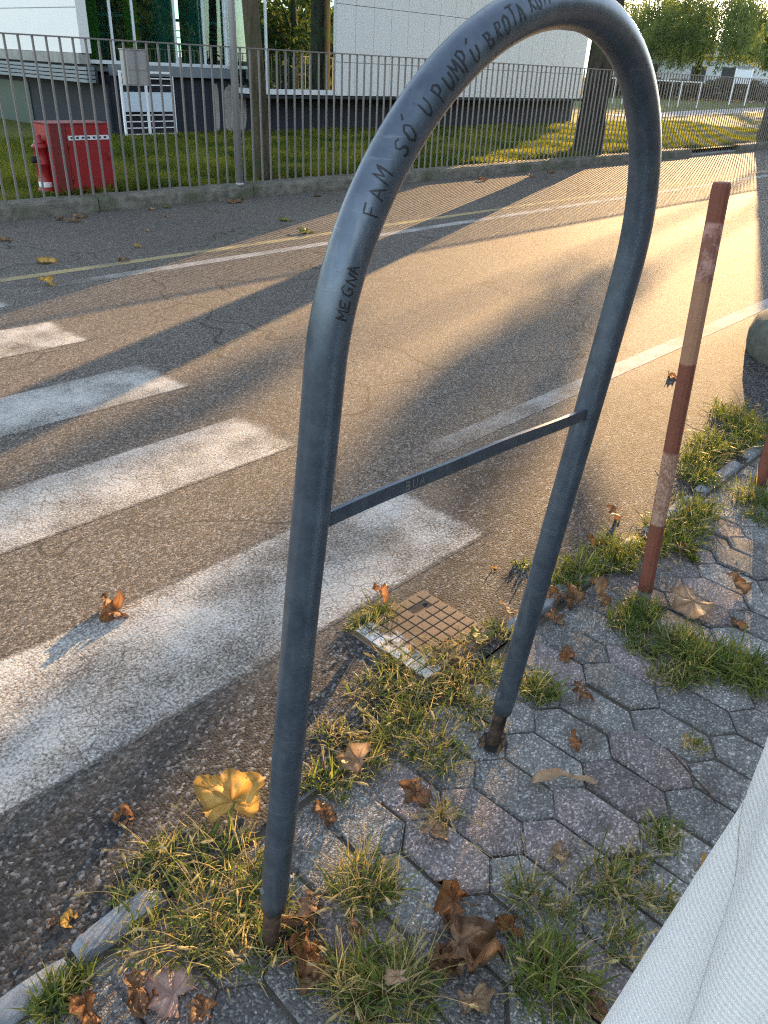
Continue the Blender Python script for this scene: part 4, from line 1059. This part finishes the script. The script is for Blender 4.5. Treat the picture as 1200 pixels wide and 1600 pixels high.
tuft(1.06, .24, .06, .06, 90, .7, 4, 'dry seed weed in paving between green tuft and cloth')

# ------------------------------------------------------------------ fallen leaves
LOBES = [(90, 1.0), (40, .92), (140, .92), (-12, .70), (192, .70)]
def leaf_meshes(size, mat, seed, curl=.4, roll=.3, crump=.2, stalk=True, frag=1.0, narrow=1.0):
    rg = random.Random(seed); nA, nR = 72, 6
    lobes = [(la+rg.uniform(-9, 9), lr*rg.uniform(.80, 1.10)) for la, lr in LOBES]; tf_ = rg.uniform(13, 19)
    def rad(th):
        d = math.degrees(th); best = 0.0
        for la, lr in lobes:
            df = abs((d-la+180) % 360-180); best = max(best, lr*(.66+.34*max(0, 1-df/34.0)**1.0))
        df = abs((d+90+180) % 360-180)
        if df < 40: best = min(best, .10+.30*(df/40))
        tooth = (.05+.05*mnoise.noise((th*3, seed, 2)))*abs(math.sin(th*tf_+seed))*best
        return best - tooth + .09*mnoise.noise((math.cos(th)*2.2, math.sin(th)*2.2, seed)) + .04*mnoise.noise((math.cos(th)*7, math.sin(th)*7, seed))
    V = [(0, 0, 0)]; vein = [1.0]; rim = [0.0]; F = []
    for j in range(1, nR+1):
        for i in range(nA):
            th = 2*math.pi*i/nA; r = rad(th)*size*.5*j/nR
            if frag < 1 and math.sin(th*1+seed) > frag: r *= .55
            V.append((r*math.cos(th)*narrow, r*math.sin(th), 0))
            dv = min(abs((math.degrees(th)-la+180) % 360-180) for la, _ in lobes); vein.append(1.0 if dv*j/nR < 2.4 else (.45 if (i+2*j) % 7 == 0 else 0.0)); rim.append(j/nR)
    for i in range(nA):
        F.append((0, 1+i, 1+(i+1) % nA))
        for j in range(nR-1):
            a = 1+j*nA+i; b = 1+j*nA+(i+1) % nA; F.append((a, a+nA, b+nA, b))
    ca = rg.uniform(0, math.pi); out = []
    for k, (x, y, z) in enumerate(V):
        r = math.hypot(x, y)/(size*.5); th = math.atan2(y, x)
        z = curl*size*.5*r*r*(.6+.4*math.cos(3*th+seed)) + .045*size*math.cos(th*5+.6)*r
        z += crump*size*.5*(mnoise.noise((x/size*4+seed, y/size*4, seed*.7)) + .5*mnoise.noise((x/size*9, y/size*9+seed, 4)))*min(1, r*1.6)
        z -= .012*size*vein[k]
        # roll about an axis in the plane
        u = x*math.cos(ca)+y*math.sin(ca); v = -x*math.sin(ca)+y*math.cos(ca)
        if abs(roll) > .01:
            rr = size*.5/(abs(roll)*2.2); t = u/rr
            u2 = math.sin(t)*(rr-z) if True else u; z2 = rr-(rr-z)*math.cos(t); u, z = u2, z2
        x = u*math.cos(ca)-v*math.sin(ca); y = u*math.sin(ca)+v*math.cos(ca); out.append((x, y, z))
    zmin = min(v[2] for v in out)
    me = mesh('blade', out, F, mat, True)
    for nm, arr in (('vein', vein), ('rim', rim)):
        at = me.attributes.new(nm, 'FLOAT', 'POINT'); at.data.foreach_set('value', np.array(arr, dtype=np.float32))
    sv, sf = tube_arrays([(0, -.0, -.0005), (.002, -size*.16, .002), (.006*size/.1, -size*.36, .004), (.012*size/.1, -size*.52, .010)], [.0013, .0010, .0010, .0013], 5)
    return me, mesh('stalk', sv, sf, mat, True), zmin
LN = 0
def leaf(x, y, size, kind, label, tilt=(0, 0), rz=None, curl=.4, roll=.3, crump=.2, stalk=True, z=None, frag=1.0, narrow=1.0, group=None, face=None):
    global LN; LN += 1
    me, sme, zmin = leaf_meshes(size*(1.3 if kind in ('l_yel', 'l_tan', 'l_pink') else 1.18), M[kind], LN*3.7, curl*.9, roll*.9, crump*(1.7 if kind in ('l_brn', 'l_org') else 1.0), stalk, frag, narrow)
    t = thing('fallen_leaf', label, 'leaf', (0, 0, 0), group)
    rot = Matrix.Rotation(random.uniform(0, 6.28) if rz is None else R(rz), 3, 'Z')
    rot = Matrix.Rotation(R(tilt[0]*.7), 3, 'X') @ Matrix.Rotation(R(tilt[1]*.7), 3, 'Y') @ rot
    if face is not None: rot = Matrix.Rotation(R(face), 3, Vector((.67, -.74, 0))) @ Matrix.Rotation(R(-48 + (rz or 0)), 3, 'Z')
    lo = min((rot @ v.co).z for v in me.vertices)
    t.location = (x, y, (-.003 if z is None else z-.004) - lo); t.rotation_euler = rot.to_euler()
    link('blade', me, t)
    if stalk: link('stalk', sme, t)
    return t
# individually recognisable
leaf(.695, 1.075, .17, 'l_yel', 'big yellow dry leaf propped upright on grass beside the hoop leg', (0, 0), 14, .02, .14, .30, True, .006, face=15)
leaf(.884, 1.945, .135, 'l_org', 'curled orange leaf casting a long shadow on the crosswalk stripe', (6, -8), 50, .55, .8, .35, True, -.002)
leaf(.355, .800, .105, 'l_pink', 'flat pinkish leaf underside lying on pavers near kerb', (6, -4), 20, .05, .06, .08, False, .012)
leaf(.312, .848, .085, 'l_brn', 'dark brown curled leaf tucked beside the flat pinkish leaf', (20, 30), 100, .6, .9, .5)
leaf(.805, .470, .155, 'l_brn', 'large crumpled brown leaf lying in the middle of paving', (12, 8), 200, .25, .35, .55, True)
leaf(.885, .545, .095, 'l_org', 'curled orange brown leaf on top end of the crumpled brown leaf', (35, 15), 30, .5, .9, .5)
leaf(.925, .425, .078, 'l_org', 'small cupped orange leaf beside the crumpled brown leaf', (20, 10), 70, 1.0, .5, .3)
leaf(.758, .393, .075, 'l_tan', 'torn tan leaf below the crumpled brown leaf', (10, 5), 160, .4, .6, .4, False)
leaf(1.154, .450, .085, 'l_tan', 'narrow twisted tan leaf standing in weeds on the paving', (30, 20), 80, .5, 1.1, .4, True, None, 1, .6)
leaf(1.46, .605, .085, 'l_org', 'folded red brown leaf standing on pavers past hoop leg', (40, 35), 10, .7, 1.1, .3)
leaf(1.639, .690, .12, 'l_brn', 'long curled dark brown leaf on pavers beside hoop', (15, 10), 120, .4, 1.1, .5, True, None, 1, .6)
leaf(1.756, .81, .075, 'l_org', 'small cupped brown leaf beside grass at the hoop foot', (20, 0), 0, .9, .5, .3)
leaf(2.285, .650, .165, 'l_tan', 'large flat tan leaf on pavers beside the striped pole', (10, -6), 75, .12, .18, .14, True, .022)
leaf(2.521, .602, .10, 'l_brn', 'hooked brown leaf standing on pavers past the tan leaf', (30, 30), 140, .7, 1.0, .4)
leaf(2.316, .498, .08, 'l_brn', 'small dark curled leaf in the grass near the tan leaf', (15, 20), 40, .8, .9, .4)
leaf(2.081, .885, .12, 'l_brn', 'dull brown leaf leaning on grass at the kerb by the pole', (45, 10), 60, .4, .6, .4, True, .01)
leaf(2.016, .945, .11, 'l_brn', 'brown leaf bent double beside hoop leg at the kerb', (30, -30), 10, .6, 1.0, .5)
leaf(1.976, 1.015, .09, 'l_org', 'sunlit orange brown leaf against the hoop leg in kerb grass', (40, 0), 220, .5, .7, .4)
leaf(2.402, 1.087, .085, 'l_org', 'sunlit curled leaf in bright grass at the road edge', (30, 20), 20, .6, .8, .4)
leaf(2.65, 1.149, .095, 'l_org', 'upright orange leaf in grass beyond the striped pole', (55, 10), 70, .4, .6, .3)
leaf(2.612, .835, .085, 'l_brn', 'brown folded leaf under grass beside striped pole', (20, 10), 200, .5, .9, .3)
leaf(1.645, 1.055, .095, 'l_grn', 'green and orange leaf lying on the inspection cover', (8, 5), 110, .15, .2, .2, True, .014)
leaf(1.515, 1.375, .09, 'l_org', 'dry brown leaf caught in tuft on the inspection cover edge', (40, 20), 160, .4, .6, .4, True, .035)
leaf(1.812, 1.060, .11, 'l_tan', 'long tan leaf lying along kerb stone by the cover', (10, 20), 30, .3, 1.0, .3, True, .012, 1, .45)
leaf(.648, .751, .10, 'l_brn', 'brown leaf curled in the grass right of the near stub', (35, 20), 80, .5, 1.0, .5)
leaf(.681, .640, .095, 'l_brn', 'narrow brown leaf standing on edge behind near hoop leg', (70, 10), 15, .3, 1.0, .3, True, None, 1, .5)
leaf(.572, .684, .10, 'l_org', 'orange brown leaf under straw grass at the near stub', (15, 25), 250, .5, .7, .5)
leaf(.561, .633, .085, 'l_brn', 'brown crumbling leaf on pavers behind the near stub', (10, 10), 330, .5, .6, .5)
leaf(.988, .942, .095, 'l_tan', 'tan leaf resting on grass between the hoop legs', (20, -10), 45, .4, .6, .3, True, .035)
leaf(.83, .896, .085, 'l_brn', 'dark twisted leaf on pavers beside near hoop leg', (25, 15), 300, .7, 1.0, .4)
leaf(1.038, .791, .105, 'l_brn', 'wide brown leaf on pavers below the kerb grass', (18, 5), 75, .5, .7, .4)
leaf(.982, .690, .10, 'l_tan', 'narrow brown leaf hanging over a small straw tuft', (25, 20), 190, .3, .9, .3, True, .006, 1, .6)
leaf(1.348, .185, .075, 'l_yel', 'light tan leaf peeping out beside the white cloth', (35, 10), 30, .4, .6, .2)
leaf(.895, .215, .085, 'l_brn', 'dark brown leaf at the end of the long leaved tuft', (20, 20), 200, .7, .8, .4)
leaf(.655, .500, .07, 'l_tan', 'oval tan leaf lying on the large seedy tuft', (15, 15), 60, .2, .3, .1, False, .07, 1, .45)
leaf(.225, .885, .085, 'l_org', 'red brown leaf half hidden behind kerb grass', (15, 10), 70, .4, .6, .4)
leaf(.379, .735, .065, 'l_brn', 'small brown leaf scrap on paver near pinkish leaf', (10, 5), 30, .4, .5, .4, False)
leaf(.289, 1.078, .05, 'l_yel', 'small yellow brown leaf scrap beside kerb gap on asphalt', (15, 10), 30, .6, .5, .3, False)
leaf(.268, 1.100, .045, 'l_org', 'narrow orange leaf scrap on asphalt by kerb gap', (10, 5), 100, .5, .9, .2, False, None, 1, .5)
leaf(.496, 1.234, .075, 'l_org', 'cupped orange leaf on asphalt before the kerb grass', (15, 10), 200, .8, .6, .3)
leaf(1.239, .300, .05, 'l_tan', 'small pale leaf in weeds near bark strip', (10, 10), 75, .4, .8, .2, False, .01, 1, .5)
leaf(4.448, 1.75, .10, 'l_org', 'small orange leaf on asphalt behind striped pole', (4, 4), 20, .3, .4, .3, True, -.002)
leaf(1.981, 1.253, .035, 'l_yel', 'tiny yellow leaf scrap on asphalt beside the cover', (30, 10), 20, .6, .5, .2, False)
leaf(.752, .468, .085, 'l_brn', 'brown leaf fragments under the large crumpled leaf', (5, 5), 280, .3, .3, .5, False)
leaf(.697, .900, .07, 'l_brn', 'brown leaf behind the near hoop leg in grass', (40, 10), 60, .5, .9, .3)
leaf(.586, .518, .07, 'l_brn', 'small brown leaf at the foot of large seedy tuft', (10, 10), 110, .5, .8, .4)
leaf(1.88, .93, .085, 'l_brn', 'brown leaf pressed against kerb below the hoop leg', (15, 20), 330, .4, .7, .4)
leaf(2.586, 5.887, .15, 'l_yel', 'yellow folded leaf on the end of the white lane line', (20, 10), 80, .5, .6, .3)
leaf(2.897, 6.561, .17, 'l_yel', 'pale yellow leaf flat on asphalt beyond the yellow line', (5, 5), 20, .1, .2, .2)
leaf(5.596, 6.365, .20, 'l_grn', 'green leaf on the yellow line', (4, 4), 20, .1, .15, .2)
leaf(5.873, 7.023, .17, 'l_grn', 'green leaf between yellow line and fence', (5, 5), 80, .15, .2, .2)
FARL = 'small dry leaf on the asphalt below the fence base'
for x, y, s, k in ((4.127, 8.327, .15, 'l_tan'), (3.918, 8.146, .17, 'l_tan'), (3.862, 8.311, .10, 'l_brn'), (3.005, 7.603, .15, 'l_tan'), (6.176, 8.339, .20, 'l_brn'), (6.05, 8.30, .12, 'l_brn'), (3.827, 6.707, .08, 'l_yel'),
                   (3.437, 6.271, .11, 'l_brn'), (5.232, 8.42, .14, 'l_grn'), (5.0, 8.40, .10, 'l_tan'), (10.9, 8.1, .16, 'l_brn'), (12.1, 8.0, .16, 'l_tan'), (4.9, 7.9, .08, 'l_tan'), (7.4, 8.2, .12, 'l_brn'), (13.0, 8.2, .15, 'l_brn'), (4.3, 7.3, .07, 'l_tan')):
    leaf(x, y, s, k, FARL, (8, 6), None, .35, .4, .3, False, None, 1.0, 1.0, 'dry leaves below the fence base')
# strip of bark and a twig on the pavers
def bark_strip():
    V = []; F = []; n = 12
    for i in range(n):
        q = i/(n-1); x = -.085+.17*q; w = .011*(1+.5*math.sin(q*7))*(1 if i not in (0, n-1) else .5); z = .010+.010*math.sin(q*5)+.004*math.sin(q*17); y0 = .012*math.sin(q*4)
        V += [(x, y0-w, z+.004), (x, y0, z), (x, y0+w, z+.005)]
    for i in range(n-1): F += [(3*i, 3*i+3, 3*i+4, 3*i+1), (3*i+1, 3*i+4, 3*i+5, 3*i+2)]
    o = link('bark_strip', mesh('bark_strip', V, F, M['l_tan'], True), None, (1.335, .555, .002), (0, 0, R(-38)))
    md = o.modifiers.new('thickness', 'SOLIDIFY'); md.thickness = .0015
    tag(o, 'curved pale strip of bark lying across the pavers', 'bark')
bark_strip()
tag(tube('twig', [(1.62, .41, .012), (1.60, .37, .016), (1.585, .33, .010), (1.56, .28, .014), (1.545, .25, .008)], [.0022, .003, .0026, .003, .002], M['rust'], None, 6), 'thin reddish twig lying on pavers near white cloth', 'twig')

# ------------------------------------------------------------------ white garment at the viewer's side
def garment():
    t = thing('white_garment', 'loose white waffle knit garment hanging close beside the viewer', 'clothing', (.70, -.10, 0))
    def panel(name, r_of, z0, z1, a0, a1, nA, nZ, thick=.0025):
        V = []; F = []; UV = []
        for j in range(nZ+1):
            z = z0+(z1-z0)*j/nZ; b0 = a0(z) if callable(a0) else a0
            for i in range(nA+1):
                a = b0+(a1-b0)*i/nA; r = r_of(a, z); V.append((math.cos(a)*r, math.sin(a)*r, z)); UV.append((a*.2, z))
        for j in range(nZ):
            for i in range(nA): F.append((j*(nA+1)+i, j*(nA+1)+i+1, (j+1)*(nA+1)+i+1, (j+1)*(nA+1)+i))
        me = mesh(name, V, F, M['cloth'], True); l = me.uv_layers.new(name='UVMap')
        for p in me.polygons:
            for li in p.loop_indices: l.data[li].uv = UV[me.loops[li].vertex_index]
        o = link(name, me, t); md = o.modifiers.new('thickness', 'SOLIDIFY'); md.thickness = thick
        return o
    def skirt(a, z):
        fl = .163 + .10*max(0, (1.06-z))
        return fl + (.003+.03*max(0, 1.05-z))*math.sin(a*6+2.2+z*1.5) + .003*math.sin(a*13+z*4)
    panel('body_panel', skirt, .30, 1.40, 0, 2*math.pi, 150, 60)
    def front(a, z):
        return .190 + .004*math.sin(a*8+z*2.0) + .004*math.sin(a*15+z*5) + .012*max(0, math.sin(a*5+1.5))**4
    panel('outer_panel', front, .34, 1.40, lambda z: R(float(np.interp(z, [.3, .5, .70, .76, .82, .863, .92, .97], [150, 144, 134, 131, 127, 123, 108, 92]))), R(285), 60, 60)
garment()
